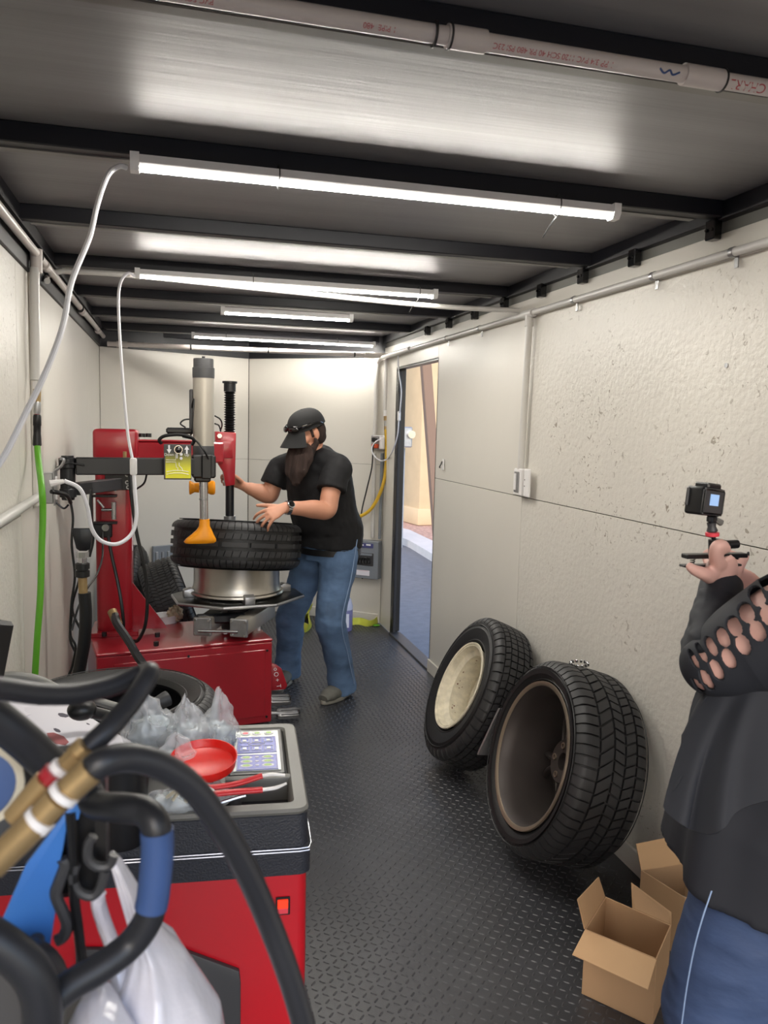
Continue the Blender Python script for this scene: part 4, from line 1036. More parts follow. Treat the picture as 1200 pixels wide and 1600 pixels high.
# foot pedals on the right side
ped = flat_poly([(424, 1036), (432, 1039), (440, 1045), (449, 1071), (446, 1077), (424, 1079)], 4.26, .012, 'pedal_guard', 'red', tc, bev=.002)
for i, (c_, py) in enumerate((('o', 1045), ('O', 1054), ('+', 1063), ('T', 1072))): text(c_, .034, frame(P(430 + i * 1.8, py, Y=4.258), x=(1, 0, .1), z=(0, -1, 0)) @ Matrix.Rotation(-PI / 2 if c_ == 'T' else 0, 4, 'Z'), 'inkwhite', ped, 'pedal_symbol')
for i, (yy_, zz, L) in enumerate(((.02, .06, .15), (.09, .115, .12), (.19, .15, .11))):
    a = MT @ V((-.02, yy_, zz)); b = MT @ V((L, yy_ - .02, zz - .02))
    f = frame(b - (b - a).normalized() * .075, x=b - a, z=(0, -.45, 1))
    pd = MB().box((.13, .062, .016), f, c=(.02, 0, 0), bev=.02, seg=3).done('pedal', 'galv', tc)
    MB().cyl(a, b - (b - a) * .4, .009, seg=10).done('pedal_arm', 'galv', tc)
    MB().tube([f @ V((-.02, .016, .007)), f @ V((.07, .016, .007)), f @ V((.08, 0, .007)), f @ V((.07, -.016, .007)), f @ V((-.02, -.016, .007))], .003, seg=6).done('pedal_grip', 'blackm', pd)
# bead hose with brass end, cables on the column
tb('bead_lever_hose', [P(180, 962, Y=4.2), P(183, 975, Y=4.12), P(200, 1000, Y=4.0), P(214, 1024, Y=3.9), P(228, 1045, Y=3.84), P(240, 1070, Y=3.8)], .021, 'rubber', tc)
q = P(181, 966, Y=4.2); MB().cyl(q + V((-.02, .03, .03)), q + V((.012, -.03, -.025)), .024, seg=14).done('hose_ferrule', 'brass', tc)
q = P(195, 712, Y=4.1); MB().cyl(q + V((0, 0, -.02)), q + V((0, 0, .02)), .009, seg=8).done('brass_elbow', 'brass', tc)
tb('power_cable', [P(202, 740, Y=4.2), P(206, 780, Y=4.15), P(213, 830, Y=4.12), P(222, 870, Y=4.1), P(229, 910, Y=4.1), P(230, 950, Y=4.1), P(226, 980, Y=4.1), P(216, 1000, Y=4.12), P(208, 1002, Y=4.15)], .009, 'black', tc)
tb('air_line', [P(169, 838, Y=4.3), P(175, 870, Y=4.26), P(184, 910, Y=4.22), P(190, 945, Y=4.2), P(193, 975, Y=4.2), P(190, 990, Y=4.22)], .009, 'black', tc)
tb('air_line', [P(160, 830, Y=4.3), P(160, 870, Y=4.2), P(150, 900, Y=4.0), P(136, 920, Y=3.8), P(122, 950, Y=3.7), P(112, 985, Y=3.65)], .005, 'black', tc)
tb('air_line', [P(230, 738, Y=4.05), P(225, 755, Y=4.1), P(212, 765, Y=4.2)], .005, 'black', tc)
tb('air_line', [P(131, 765, Y=4.05), P(140, 800, Y=4.15), P(145, 830, Y=4.2), P(138, 870, Y=4.15)], .005, 'black', tc)
tb('helper_cable', [P(132, 727, Y=3.95), P(105, 724, Y=3.93), P(88, 732, Y=3.9), P(85, 745, Y=3.9)], .004, 'black', tc)

# inflation line with its coupler, left of the column
il = thing('bead_blaster_line', P(128, 900, Y=3.6), 'black plate and brass fittings topping a thick black hose left of the column', 'hose')
flat_poly([(111, 826), (145, 826), (141, 858), (135, 861), (124, 861), (119, 857)], 3.6, .02, 'mount_plate', 'blackm', il, bev=.002)
G_ = lambda py, px=129: P(px, py, Y=3.62)
MB().cyl(G_(862), G_(871), .026, seg=6).done('hex_nut', 'steel', il)
MB().cyl(G_(871), G_(879), .018).done('nipple', 'steel', il)
MB().lathe([(.022, 0), (.030, .004), (.030, .028), (.024, .03), (.024, .036), (.03, .038), (.03, .06), (.022, .064)], frame(G_(902), z=(0, 0, 1)), seg=22).done('coupler', 'black', il)
MB().cyl(G_(902), G_(928, 130), .019, seg=14).done('brass_barb', 'brass', il)
MB().tube([G_(926, 132), G_(960, 134), G_(1000, 132), G_(1030, 127), G_(1060, 122), G_(1110, 118)], .0265, seg=16).done('thick_hose', 'black', il)
cb = thing('hanging_cables', P(112, 900, Y=3.7), 'thin black cables straggling down the left wall behind the hose', 'cable')
def cable(pts, Y=3.75): MB().tube([P(x, y, Y=Y) for x, y in pts], .0055, seg=7).done('cable', 'black', cb)
cable([(110, 782), (114, 810), (112, 850), (117, 900), (112, 940), (110, 990), (118, 1010), (113, 1040), (106, 1060), (104, 1085)])
cable([(142, 765), (141, 800), (146, 840), (140, 870)])
cable([(124, 905), (113, 950), (126, 985), (133, 1005)], 3.8)
cable([(112, 960), (110, 1000), (122, 1030), (118, 1060)], 3.8)
# black plug cable from the outlet
MB().tube([P(80, 768, Y=3.42), P(92, 770, Y=3.45), P(104, 774, Y=3.5), P(110, 785, Y=3.6)], .009, seg=8).done('plug_lead', 'black', label='black plug and lead leaving the left wall outlet', cat='cord')

# white cords from the lamps
wc = thing('lamp_cord', P(208, 430, Y=3.7), 'white cord from the second lamp with an inline switch, looped to the left outlet', 'cord')
MB().tube([P(211, 431, Y=3.72), P(200, 427, Y=3.7), P(189, 440, Y=3.7), P(185, 470, Y=3.7), P(188, 540, Y=3.68), P(194, 620, Y=3.66), P(200, 680, Y=3.64), P(207, 718, Y=3.62)], .0065, seg=8).done('upper_cord', 'cord', wc)
q = P(208.5, 729, Y=3.62)
MB().box((.03, .028, .075), q, bev=.008, seg=2).done('inline_switch', 'white', wc)
MB().tube([P(209, 740, Y=3.62), P(211, 770, Y=3.6), P(213, 808, Y=3.58), P(205, 835, Y=3.56), P(183, 850, Y=3.52), P(158, 845, Y=3.5), P(143, 825, Y=3.48), P(136, 790, Y=3.46), P(124, 763, Y=3.45), P(100, 751, Y=3.44)], .0085, seg=8).done('lower_cord', 'cord', wc)
a, b = P(100, 752, Y=3.44), P(78, 756, Y=3.43)
MB().cyl(a, b, .009, .016, seg=10).done('plug', 'white', wc)
MB().tube([P(198, 262, Y=2.17), P(186, 260, Y=2.16), P(168, 275, Y=2.14), P(152, 320, Y=2.1), P(140, 370, Y=2.05), P(112, 440, Y=1.98), P(98, 510, Y=1.92), P(72, 580, Y=1.86), P(38, 650, Y=1.8), P(5, 715, Y=1.74), P(-30, 760, Y=1.7)], .0065, seg=10).done('lamp_cord', 'cord', label='long white cord drooping from the nearest lamp to the left wall', cat='cord')

# --- the wheel and tyre being worked on
rimz0 = ttz + .03
rw = holder('alloy_wheel', 'bare aluminium wheel barrel clamped on the tyre changer turntable', 'wheel')
MB().lathe([(.255, 0), (.262, .008), (.258, .018), (.245, .022), (.24, .035), (.238, .05), (.236, .06), (.236, .15), (.24, .17), (.245, .2), (.258, .205), (.26, .215), (.25, .215), (.238, .2), (.228, .17), (.218, .15), (.218, .06), (.225, .04), (.24, .01)], seg=72, loop=True).done('barrel', 'alu', rw)
MB().lathe([(.05, .05), (.21, .03), (.215, .02), (.05, .03)], seg=48, loop=True).done('disc', 'alu', rw)
place(rw, Matrix.Translation((pc.x - .005, 4.47, rimz0)))
tw = holder('tyre', 'tyre held half on the aluminium wheel under the man\'s hand', 'tyre')
tyre_mesh(tw, .36, .245, .245, 2, nb=52)
cz = P(370, 867, Y=4.12).z
place(tw, axis_frame((P(370, 862, Y=4.5).x, 4.5, cz - .0), (math.sin(math.radians(3.2)), math.sin(math.radians(7.0)), 1)))
# pot of paste with brush on the cabinet
q = P(258, 966, Z=BH + .01); q = V((q.x, q.y - .06, BH + .003))
pt = thing('paste_tub', q, 'low white tub with a rag on the back edge of the red cabinet', 'tub')
MB().lathe([(.065, 0), (.07, .04), (.072, .043), (.066, .043), (.062, .006), (0, .006)], Matrix.Translation(q), seg=28, cap=False).done('tub', 'white', pt)
rg = MB(); random.seed(3)
rg.ell(q + V((.055, 0, .045)), (.045, .04, .045), seg=18, ring=12)
for v in rg.bm.verts: v.co += V((random.uniform(-1, 1), random.uniform(-1, 1), random.uniform(-1, 1))) * .009
rg.done('cleaning_rag', 'rag', label='crumpled tan rag hanging over the white tub', cat='rag')

# ================================================================== WHEEL BALANCER
WO = V((.265, 1.51, 0)); wx = V((.996, -.087, 0)).normalized(); wy = V((.087, .996, 0)).normalized()
WT = frame(WO, x=wx, y=wy); WI = WT.inverted()
ZT = .85; WW, WD = .76, .47
bal = thing('wheel_balancer', WO + wx * -.38 + wy * .23, 'bright red wheel balancer with grey weight tray, black band and blue keypad', 'wheel balancer')
def wp(x, y, z): return WT @ V((x, y, z))
# cabinet: red, pinched at the middle
def rr(x0, x1, y0, y1, z, r=.02, n=4):
    out = []
    for cx, cy, a0 in ((x1 - r, y0 + r, -90), (x1 - r, y1 - r, 0), (x0 + r, y1 - r, 90), (x0 + r, y0 + r, 180)):
        for k in range(n + 1):
            a = math.radians(a0 + 90 * k / n); out.append(wp(cx + r * math.cos(a), cy + r * math.sin(a), z))
    return out
MB().rings([rr(-WW + .05, -.03, .05, WD - .02, 0), rr(-WW + .02, -.004, .006, WD, .30), rr(-WW + .01, -.002, .004, WD, .52), rr(-WW + .008, -.003, .006, WD - .002, .735)]).done('cabinet', 'redb', bal, angle=25)
MB().rings([rr(-WW - .004, .004, -.006, WD + .006, .722, .024), rr(-WW - .004, .004, -.006, WD + .006, .774, .024), rr(-WW, .0, -.001, WD, .779, .022), rr(-WW + .004, -.002, .003, WD - .004, .842, .022), rr(-WW + .008, -.006, .007, WD - .008, .846, .022)], cap=False).done('band', 'blackband', bal, angle=28)
for z in (.7775, .7715):
    MB().tube([wp(x, y, z) for x, y in ((-WW, -.007), (-.02, -.007), (.0, -.004), (.0055, .015), (.0055, WD))], .0016, seg=6, smooth=False).done('silver_line', 'silver', bal)
# tray: rim bars and dividers round two wells
def bar(x0, x1, y0, y1, z0, z1, name='tray_rim', m='greytray', par=bal, bev=.005, seg=2):
    return MB().box((x1 - x0, y1 - y0, z1 - z0), WT, c=((x0 + x1) / 2, (y0 + y1) / 2, (z0 + z1) / 2), bev=bev, seg=seg).done(name, m, par)
ZR0, ZR1 = .80, .856
MB().rings([rr(-WW + .01, -.008, .008, WD - .008, .838, .02), rr(-WW + .003, .0, .001, WD, .850, .024), rr(-WW + .006, -.004, .005, WD - .004, ZR1, .022), rr(-WW + .032, -.028, .032, WD - .026, ZR1, .014), rr(-WW + .036, -.033, .037, WD - .031, ZR1 - .006, .012), rr(-WW + .038, -.035, .039, WD - .033, ZR0, .01)], loop=True).done('tray_rim', 'greytray', bal, angle=40)
bar(-.195, -.168, .03, WD - .02, ZR0, ZR1 - .001); bar(-.175, -.02, .155, .178, ZR0, ZR1 - .002)
bar(-WW + .02, -.01, .02, WD - .02, .798, .802, 'well_floor', 'darkgrey', bev=0)
bar(-.172, -.034, .172, WD - .03, .80, .8475, 'keypad_deck', 'darkgrey')
# tilted keypad
kp = frame(wp(-.10, .30, .853), x=wx, y=(wy + V((0, 0, .05))))
kb = MB().box((.125, .235, .008), kp, bev=.003).done('keypad', 'black', bal)
MB().box((.105, .205, .002), kp, c=(0, 0, .0048)).done('silver_membrane', 'padsil', kb)
for y, h in ((.026, .085), (-.063, .075)):
    MB().box((.092, h, .001), kp, c=(0, y, .0062), bev=.0).done('blue_field', 'padblue', kb)
    MB().tube([kp @ V((x, yy, .007)) for x, yy in ((-.044, y - h / 2 + .003), (.044, y - h / 2 + .003), (.044, y + h / 2 - .003), (-.044, y + h / 2 - .003), (-.044, y - h / 2 + .003))], .0008, seg=4, smooth=False).done('field_outline', 'inkwhite', kb)
def keyb(x, y, m, rx=.013, ry=.006):
    MB().lathe([(1, 0), (1, .6), (.8, 1), (0, 1)], kp @ Matrix.Translation((x, y, .0064)) @ Matrix.Diagonal((rx, ry, .0012, 1)), seg=18).done('key', 'inkwhite', kb)
    MB().lathe([(1, 0), (1, 1), (0, 1)], kp @ Matrix.Translation((x, y, .0072)) @ Matrix.Diagonal((rx * .62, ry * .6, .0009, 1)), seg=14).done('key_symbol', m, kb)
for i, m in enumerate(('padred', 'padgreen', 'padgreen')): keyb(-.026 + i * .028, .088, m, .011, .0095)
for j, y in enumerate((.048, .006)):
    for i in range(3):
        x = -.028 + i * .028
        MB().tube([kp @ V((x + a, y + b, .0074)) for a, b in ((-.01, -.011), (.01, -.011), (.01, .011), (-.01, .011), (-.01, -.011))], .0008, seg=4, smooth=False).done('key_outline', 'inkwhite', kb)
        MB().box((.009, .010, .001), kp, c=(x, y, .0072)).done('key_symbol', 'padsil', kb)
MB().tube([kp @ V((.02 * math.cos(a), .027 + .006 * math.sin(a), .0074)) for a in [2 * PI * k / 20 for k in range(21)]], .0008, seg=4).done('key_outline', 'inkwhite', kb)
for y in (-.04, -.06, -.08):
    for x in (-.024, .024): keyb(x, y, 'padgreen', .014, .0075)
    MB().box((.008, .005, .001), kp, c=(0, y, .0072)).done('key_symbol', 'inkwhite', kb)
MB().cyl(wp(-.15, .09, .802), wp(-.15, .09, .848), .018, .014, seg=20).done('tray_peg', 'darkgrey', bal)
# rocker switch and lower black panel on the front
fp = lambda px, py: P(px, py, Y=WO.y + .0)
def on_front(px, py, off=.0):
    d = P(px, py, Y=1) - V((0, 0, CAM_H)); n = -wy; o = wp(0, .004, 0) + n * off
    t = (o - V((0, 0, CAM_H))).dot(n) / d.dot(n); return V((0, 0, CAM_H)) + d * t
def front_box(x0, y0, x1, y1, d, name, m, par, off=0., bev=.001):
    a, b = WI @ on_front(x0, y0), WI @ on_front(x1, y1)
    return MB().box((abs(b.x - a.x), d, abs(a.z - b.z)), WT, c=((a.x + b.x) / 2, a.y - off - d / 2, (a.z + b.z) / 2), bev=bev).done(name, m, par)
sw = front_box(431, 1402, 453, 1428, .004, 'power_switch', 'black', bal, off=-.001)
M['rocker'] = mat('lit_rocker', (255, 60, 30), .3, emit=(255, 60, 30), estr=.5)
front_box(433.5, 1404.5, 450, 1417, .005, 'rocker', 'rocker', sw, off=.0015)
front_box(433.5, 1417, 450, 1425.5, .004, 'rocker_lower', 'padred', sw, off=.0015)
pts = [(285, 1478), (298, 1484), (374, 1512), (376, 1530), (376, 1800), (120, 1800), (120, 1478)]
q = [WI @ on_front(x, y) for x, y in pts]; 
MB().prism([(v.x, v.z) for v in q], .012, WT @ Matrix(((1, 0, 0, 0), (0, 0, 1, -.008), (0, 1, 0, 0), (0, 0, 0, 1)))).done('lower_panel', 'darkgrey', bal, bev=.003)
# display head at the left and gauge arm
dh = frame(P(-62, 1022, Y=1.78), x=(.8, -.6, .0), y=(0, .35, 1))
MB().box((.22, .16, .05), dh, bev=.008).box((.19, .13, .01), dh, c=(0, 0, .026)).done('display_head', 'black', bal)
MB().cyl(wp(-.72, .35, .8), P(-25, 1040, Y=1.8), .03, seg=14).done('display_post', 'darkgrey', bal)
MB().tube([P(-20, 1060, Y=1.86), P(20, 1056, Y=1.88), P(60, 1062, Y=1.9), P(95, 1078, Y=1.92), P(140, 1092, Y=1.93), P(195, 1108, Y=1.93)], .016, seg=12, flat=.6).done('gauge_arm', 'greytray', bal)
MB().ell(P(128, 1109, Y=1.86), (.032, .028, .024)).done('arm_knob', 'black', bal)
MB().tube([P(140, 1112, Y=1.86), P(165, 1118, Y=1.88), P(190, 1124, Y=1.9)], .014, seg=12).done('arm_grip', 'black', bal)
MB().tube([P(205, 1120, Y=1.96), P(240, 1102, Y=2.0), P(262, 1091, Y=2.02)], [.014, .016, .02], seg=14).done('spindle_handle', 'darkgrey', bal)

# cup on the tray
q = P(190, 1262, Y=1.56)
q = V((q.x, q.y, .8025))
ct = P(190, 1178, Y=1.56).z
cup = thing('clamping_cup', q, 'round black clamping cup standing on the tray front', 'cup')
MB().lathe([(.042, 0), (.045, .01), (.05, .09), (.053, ct - q.z - .01), (.053, ct - q.z), (.048, ct - q.z), (.046, .08), (.03, .02), (0, .02)], Matrix.Translation(q), seg=36, cap=False).done('body', 'black', cup)
MB().lathe([(.0535, ct - q.z - .012), (.0545, ct - q.z - .006), (.0535, ct - q.z)], Matrix.Translation(q), seg=36, cap=False).done('rim', 'darkgrey', cup)

# papers
def paper(pts, z, name, label, sag=.01):
    a, b, c, d = [P(x, y, Z=z) for x, y in pts]
    def f(u, v):
        p = a.lerp(b, u).lerp(d.lerp(c, u), v); return p + V((0, 0, sag * math.sin(u * 3.3) + sag * .6 * math.cos(v * 4)))
    o = MB().sheet(f, 14, 10, .0012).done(name, 'paper', label=label, cat='paper'); return o, f
p1, f1_ = paper([(2, 1118), (104, 1101), (222, 1166), (130, 1200)], .885, 'printed_sheet', 'white instruction sheet with red machine pictures on the balancer tray', .006)
p2, f2_ = paper([(-40, 1108), (48, 1093), (70, 1108), (-30, 1150)], .893, 'printed_sheet', 'white sheet peeking out behind the instruction sheet', .004)
def ink(u0, v0, u1, v1, m, f=f1_, par=p1, name='printed_picture', sides=7):
    c = [(math.cos(2 * PI * k / sides), math.sin(2 * PI * k / sides)) for k in range(sides)]
    uv = [((u0 + u1) / 2 + (u1 - u0) / 2 * x * (1 + .2 * math.sin(k * 3)), (v0 + v1) / 2 + (v1 - v0) / 2 * y) for k, (x, y) in enumerate(c)]
    pts = [f(u, v) for u, v in uv]
    MB().rings([[p + V((0, 0, .0006)) for p in pts], [p + V((0, 0, .0014)) for p in pts]]).done(name, m, par)
ink(.10, .45, .30, .68, 'inkred'); ink(.29, .42, .36, .5, 'inkdark'); ink(.60, .2, .74, .30, 'inkdark'); ink(.42, .74, .62, .95, 'inkred'); ink(.8, .44, .84, .48, 'inkdark')
qa = f1_(.32, .78); text('171.', .028, frame(qa + V((0, 0, .003)), x=f1_(.5, .8) - f1_(.3, .8), z=(0, 0, 1)), 'inkdark', p1, 'printed_number')

# bags of clip-on weights
from mathutils import noise
def crumple(me, amp, sc, seed=0, stretch=(1, 1, 1)):
    n = len(me.vertices); co = np.empty(n * 3, np.float32); no = np.empty(n * 3, np.float32)
    me.vertices.foreach_get('co', co); me.vertices.foreach_get('normal', no)
    co = co.reshape(-1, 3); no = no.reshape(-1, 3); d = np.empty(n, np.float32)
    for i in range(n):
        p = V((co[i, 0] * stretch[0] * sc + seed, co[i, 1] * stretch[1] * sc, co[i, 2] * stretch[2] * sc))
        d[i] = noise.ridged_multi_fractal(p, 1., 2., 3, 1., 2.) - 1. if amp > 0 else noise.noise(p)
    co += no * (d * abs(amp))[:, None]
    me.vertices.foreach_set('co', co.reshape(-1)); me.update()
def weight_bag(px, py, Y, r, label, seed, peak=(0, 0, .06)):
    c = P(px, py, Y=Y)
    root = thing('weight_bag', V((c.x, c.y, c.z - r[2])), label, 'plastic bag', 'clear bags of wheel weights')
    b = MB(); b.ell((0, 0, 0), r, seg=48, ring=32)
    for v in b.bm.verts:
        t = max(0, v.co.z / r[2]); ang = math.atan2(v.co.y, v.co.x)
        v.co.x = v.co.x * (1 - .25 * t) + peak[0] * t * t; v.co.y += peak[1] * t * t
        v.co.z += peak[2] * t ** 3 * (1 + .5 * math.sin(ang * 3 + seed))
        v.co.z = v.co.z if t < .6 else v.co.z - .015 * abs(math.sin(ang * 2.5 + seed))
    o = b.done('bag_film', 'bagclear', root, angle=180); crumple(o.data, .012, 16, seed)
    o.location = c; o.matrix_parent_inverse = WM(root).inverted()
    i = MB(); i.ell((0, 0, -.15 * r[2]), (r[0] * .8, r[1] * .8, r[2] * .7), seg=40, ring=24)
    w_ = i.done('wheel_weights', 'weights', root, kind='stuff', angle=180); crumple(w_.data, .01, 60, seed + 5)
    w_.location = c; w_.matrix_parent_inverse = WM(root).inverted()
weight_bag(238, 1140, 1.83, (.062, .05, .05), 'clear bag of weights farthest left in the pile, beside the papers', 1, (-.02, 0, .045))
weight_bag(290, 1150, 1.80, (.062, .05, .048), 'clear bag of weights heaped in the middle behind the red lid', 2, (0, 0, .04))
weight_bag(338, 1148, 1.86, (.055, .05, .055), 'clear bag of weights nearest the blue keypad, peaked at the top', 3, (.01, 0, .045))
weight_bag(276, 1192, 1.72, (.06, .05, .04), 'clear bag of weights squashed at the lid edge near the black cup', 4, (0, 0, .02))
weight_bag(296, 1245, 1.585, (.085, .045, .026), 'flat clear bag with a cream tie at the tray front under the lid', 6, (0, 0, .01))
MB().tube([P(262, 1245, Y=1.55), P(275, 1236, Y=1.54), P(288, 1232, Y=1.54), P(297, 1240, Y=1.54), P(290, 1252, Y=1.54)], .007, seg=8, flat=.5).tube([P(270, 1250, Y=1.54), P(278, 1240, Y=1.54), P(290, 1236, Y=1.54)], .006, seg=8, flat=.5).done('cream_tie', 'cream', label='cream rubber tie lying on the flat front bag', cat='tie')
# red lid lying on the bags
lc = P(318, 1193, Y=1.66)
lt = frame(lc, z=(-.03, -.16, 1), x=(1, 0, 0))
MB().lathe([(0, 0), (.058, 0), (.062, .002), (.0685, .016), (.0705, .016), (.0665, -.004), (.064, -.006), (0, -.006)], lt, seg=56, cap=False).done('plastic_lid', 'redplastic', label='bright red plastic lid lying upturned on the bags of weights', cat='lid')
# pliers
pl = thing('weight_pliers', P(390, 1228, Y=1.56), 'weight pliers with red vinyl grips and white ends across the tray', 'pliers')
yk = 1.545
MB().tube([P(318, 1229, Y=yk + .02), P(335, 1230, Y=yk + .02), P(372, 1224, Y=yk + .02), P(410, 1212, Y=yk + .02)], .0075, seg=12, flat=.7).done('red_grip', 'redhandle', pl)
MB().tube([P(331, 1241, Y=yk), P(370, 1237, Y=yk), P(410, 1234, Y=yk)], .008, seg=12, flat=.7).done('red_grip', 'redhandle', pl)
MB().tube([P(410, 1212, Y=yk + .02), P(425, 1210, Y=yk + .02), P(445, 1211, Y=yk + .02)], [.006, .006, .005], seg=10, flat=.5).done('white_end', 'white', pl)
MB().tube([P(409, 1234, Y=yk), P(430, 1231, Y=yk), P(448, 1224, Y=yk)], [.006, .006, .004], seg=10, flat=.5).done('white_end', 'white', pl)
MB().tube([P(312, 1229, Y=yk + .02), P(330, 1236, Y=yk + .01), P(331, 1241, Y=yk)], .006, seg=10).done('jaw', 'white', pl)
MB().tube([P(340, 1256, Y=yk - .005), P(372, 1246, Y=yk), P(384, 1243, Y=yk)], .004, seg=8).done('spring_arm', 'silver', pl)

# ================================================================== CARDBOARD BOXES
def carton(tops, h, label, flaps=(), liner=None):
    cc = sum((t for t in tops), V()) / 4
    root = thing('cardboard_box', (cc.x, cc.y, 0), label, 'box', 'open cartons by the wall')
    th = .0035
    for i in range(4):
        a, b = tops[i], tops[(i + 1) % 4]
        f = frame((a.x, a.y, .002), x=b - a, z=(0, 0, 1)); f = frame((a.x, a.y, .002), x=V((b.x - a.x, b.y - a.y, 0)), z=(0, 0, 1))
        L = math.hypot(b.x - a.x, b.y - a.y)
        MB().box((L, th, h - .002), f, c=(L / 2, th / 2, h / 2), bev=.001).done('side_panel', 'card', root)
    MB().prism([(t.x, t.y) for t in tops], .004, Matrix.Translation((0, 0, .002))).done('bottom_panel', 'card', root)
    for i, (a, b, c, d) in enumerate(flaps):
        n = (b - a).cross(d - a).normalized()
        MB().rings([[a, b, c, d], [p + n * th for p in (a, b, c, d)]]).done('flap', 'cardlight' if i == 0 else 'card', root, bev=.0008, seg=1)
    return root
h = .2
A, B, Cc, D = P(914, 1452, Z=h), P(1026, 1499, Z=h), P(1049, 1446, Z=h), P(946, 1401, Z=h)
def hinge(a, b, px, d): pass
yA = A.y
fl1 = (A, B, P(1012, 1546, Y=B.y - .065), P(894, 1491, Y=A.y - .065))
fl2 = (D, A, P(903, 1405, Y=A.y + .01), P(936, 1370, Y=D.y + .01))
fl3 = (Cc, D + (Cc - D) * .42, P(986, 1378, Y=(D.y + Cc.y) / 2 + .03), P(1049, 1425, Y=Cc.y + .035))
carton([A, B, Cc, D], h, 'open cardboard box nearest the camera, flap folded out to the front', (fl1, fl2, fl3))
h2 = .2
D2, C2 = P(997, 1372, Z=h2), P(1070, 1361, Z=h2)
off = V((.045, -.17, 0))
A2, B2 = D2 + off, C2 + off
e = P(989, 1330, Y=D2.y + .03); g_ = P(1048, 1318, Y=C2.y + .03)
# second box stands clear of the first one
sh = V((.035, .04, 0))
carton([A2 + sh, B2 + sh, C2 + sh, D2 + sh], h2, 'open cardboard box behind the nearer one, flap standing up, grey liner inside', ((D2 + sh, C2 + sh, g_ + sh, e + sh),))
MB().sheet(lambda u, v: (A2 + sh).lerp(B2 + sh, .06 + .88 * u).lerp((D2 + sh).lerp(C2 + sh, .06 + .88 * u), .06 + .88 * v) + V((0, 0, -.06 + .03 * math.sin(u * 5) - .03 * v)), 12, 12, .004).done('foam_liner', 'panelgrey', label='grey foam liner inside the farther cardboard box', cat='liner')

# ================================================================== BEAD SEATER / SERVICE UNIT AT THE LEFT
su = thing('service_unit', V((-.12, .62, 0)), 'blurred service unit with blue plate, black loop handle and brass-ended hoses', 'service unit')
YF = .62
def fr(px, py, Y=YF): return P(px, py, Y=Y)
MB().tube([fr(132, 1222, .66), fr(140, 1240, .65), fr(152, 1258, .64), fr(190, 1262, .62), fr(225, 1268, .61), fr(243, 1290, .6), fr(246, 1330, .6), fr(240, 1395, .6), fr(232, 1435, .6), fr(205, 1475, .6), fr(160, 1510, .59), fr(110, 1540, .58), fr(78, 1570, .57), fr(66, 1620, .56)], .0112, seg=18).done('loop_handle', 'rubber', su)
MB().tube([fr(245, 1296, .6), fr(246, 1330, .6), fr(240, 1395, .6), fr(236, 1418, .6)], .0124, seg=18).done('blue_grip', 'bluetape', su)
MB().tube([fr(-40, 1450, .56), fr(10, 1482, .56), fr(45, 1515, .56), fr(62, 1550, .56), fr(66, 1600, .56), fr(60, 1660, .56)], .0135, seg=16).done('frame_tube', 'rubber', su)
pts = [(128, 1236), (134, 1240), (122, 1282), (106, 1280), (98, 1330), (84, 1388), (90, 1404), (76, 1492), (2, 1440), (40, 1352)]
flat_poly(pts, .66, .006, 'blue_plate', 'blue', su, bev=.001)
q = fr(58, 1468, .655); MB().cyl(q, q + V((0, -.006, 0)), .006, seg=12).done('plate_bolt', 'darkgrey', su)
MB().box((.10, .08, .5), fr(20, 1620, .68), c=(0, .03, -.25), bev=.01).done('lower_body', 'darkgrey', su)
MB().box((.06, .06, .9), fr(60, 1700, .7), c=(-.03, .03, -.45), bev=.01).done('mast', 'darkgrey', su)
MB().lathe([(0, -.02), (.035, -.02), (.042, -.01), (.042, .01), (.035, .02), (0, .02)], frame(fr(15, 1560, .62), z=(0, -1, .2)), seg=28).done('round_cap', 'darkgrey', su)
MB().box((.05, .05, .09), frame(fr(-22, 1260, .66), x=(1, .1, 0), y=(0, .3, 1)), bev=.012, seg=2).done('gauge_housing', 'darkgrey', su)
MB().lathe([(0, 0), (.022, 0), (.024, .004), (.024, .012), (0, .014)], frame(fr(-32, 1222, .6), z=(0.2, -1, .2)), seg=28).done('gauge_face', 'bluetape', su)
MB().lathe([(.0235, .0), (.029, .0), (.029, .014), (.0235, .016)], frame(fr(-32, 1222, .6), z=(0.2, -1, .2)), seg=28, loop=True).done('gauge_ring', 'cream', su)
hooks = []
def wire(pts, r=.0042, Y=.66, m='darkgrey', name='hook'): return MB().tube([fr(x, y, Y) for x, y in pts], r, seg=8).done(name, m, su)
wire([(146, 1306), (138, 1320), (138, 1342), (152, 1354), (170, 1352), (178, 1336)])
wire([(118, 1350), (114, 1372), (122, 1392), (142, 1400), (156, 1388), (164, 1360)])
wire([(110, 1270), (112, 1300), (114, 1340), (116, 1400), (122, 1450), (128, 1500)], .0042, name='hook_bar', m='black')
wire([(98, 1342), (102, 1352), (92, 1380), (88, 1400), (104, 1440), (100, 1462), (88, 1470)], .005)
MB().box((.05, .05, .12), fr(120, 1280, .7), c=(0, 0, .0), bev=.008).done('hook_block', 'black', su)
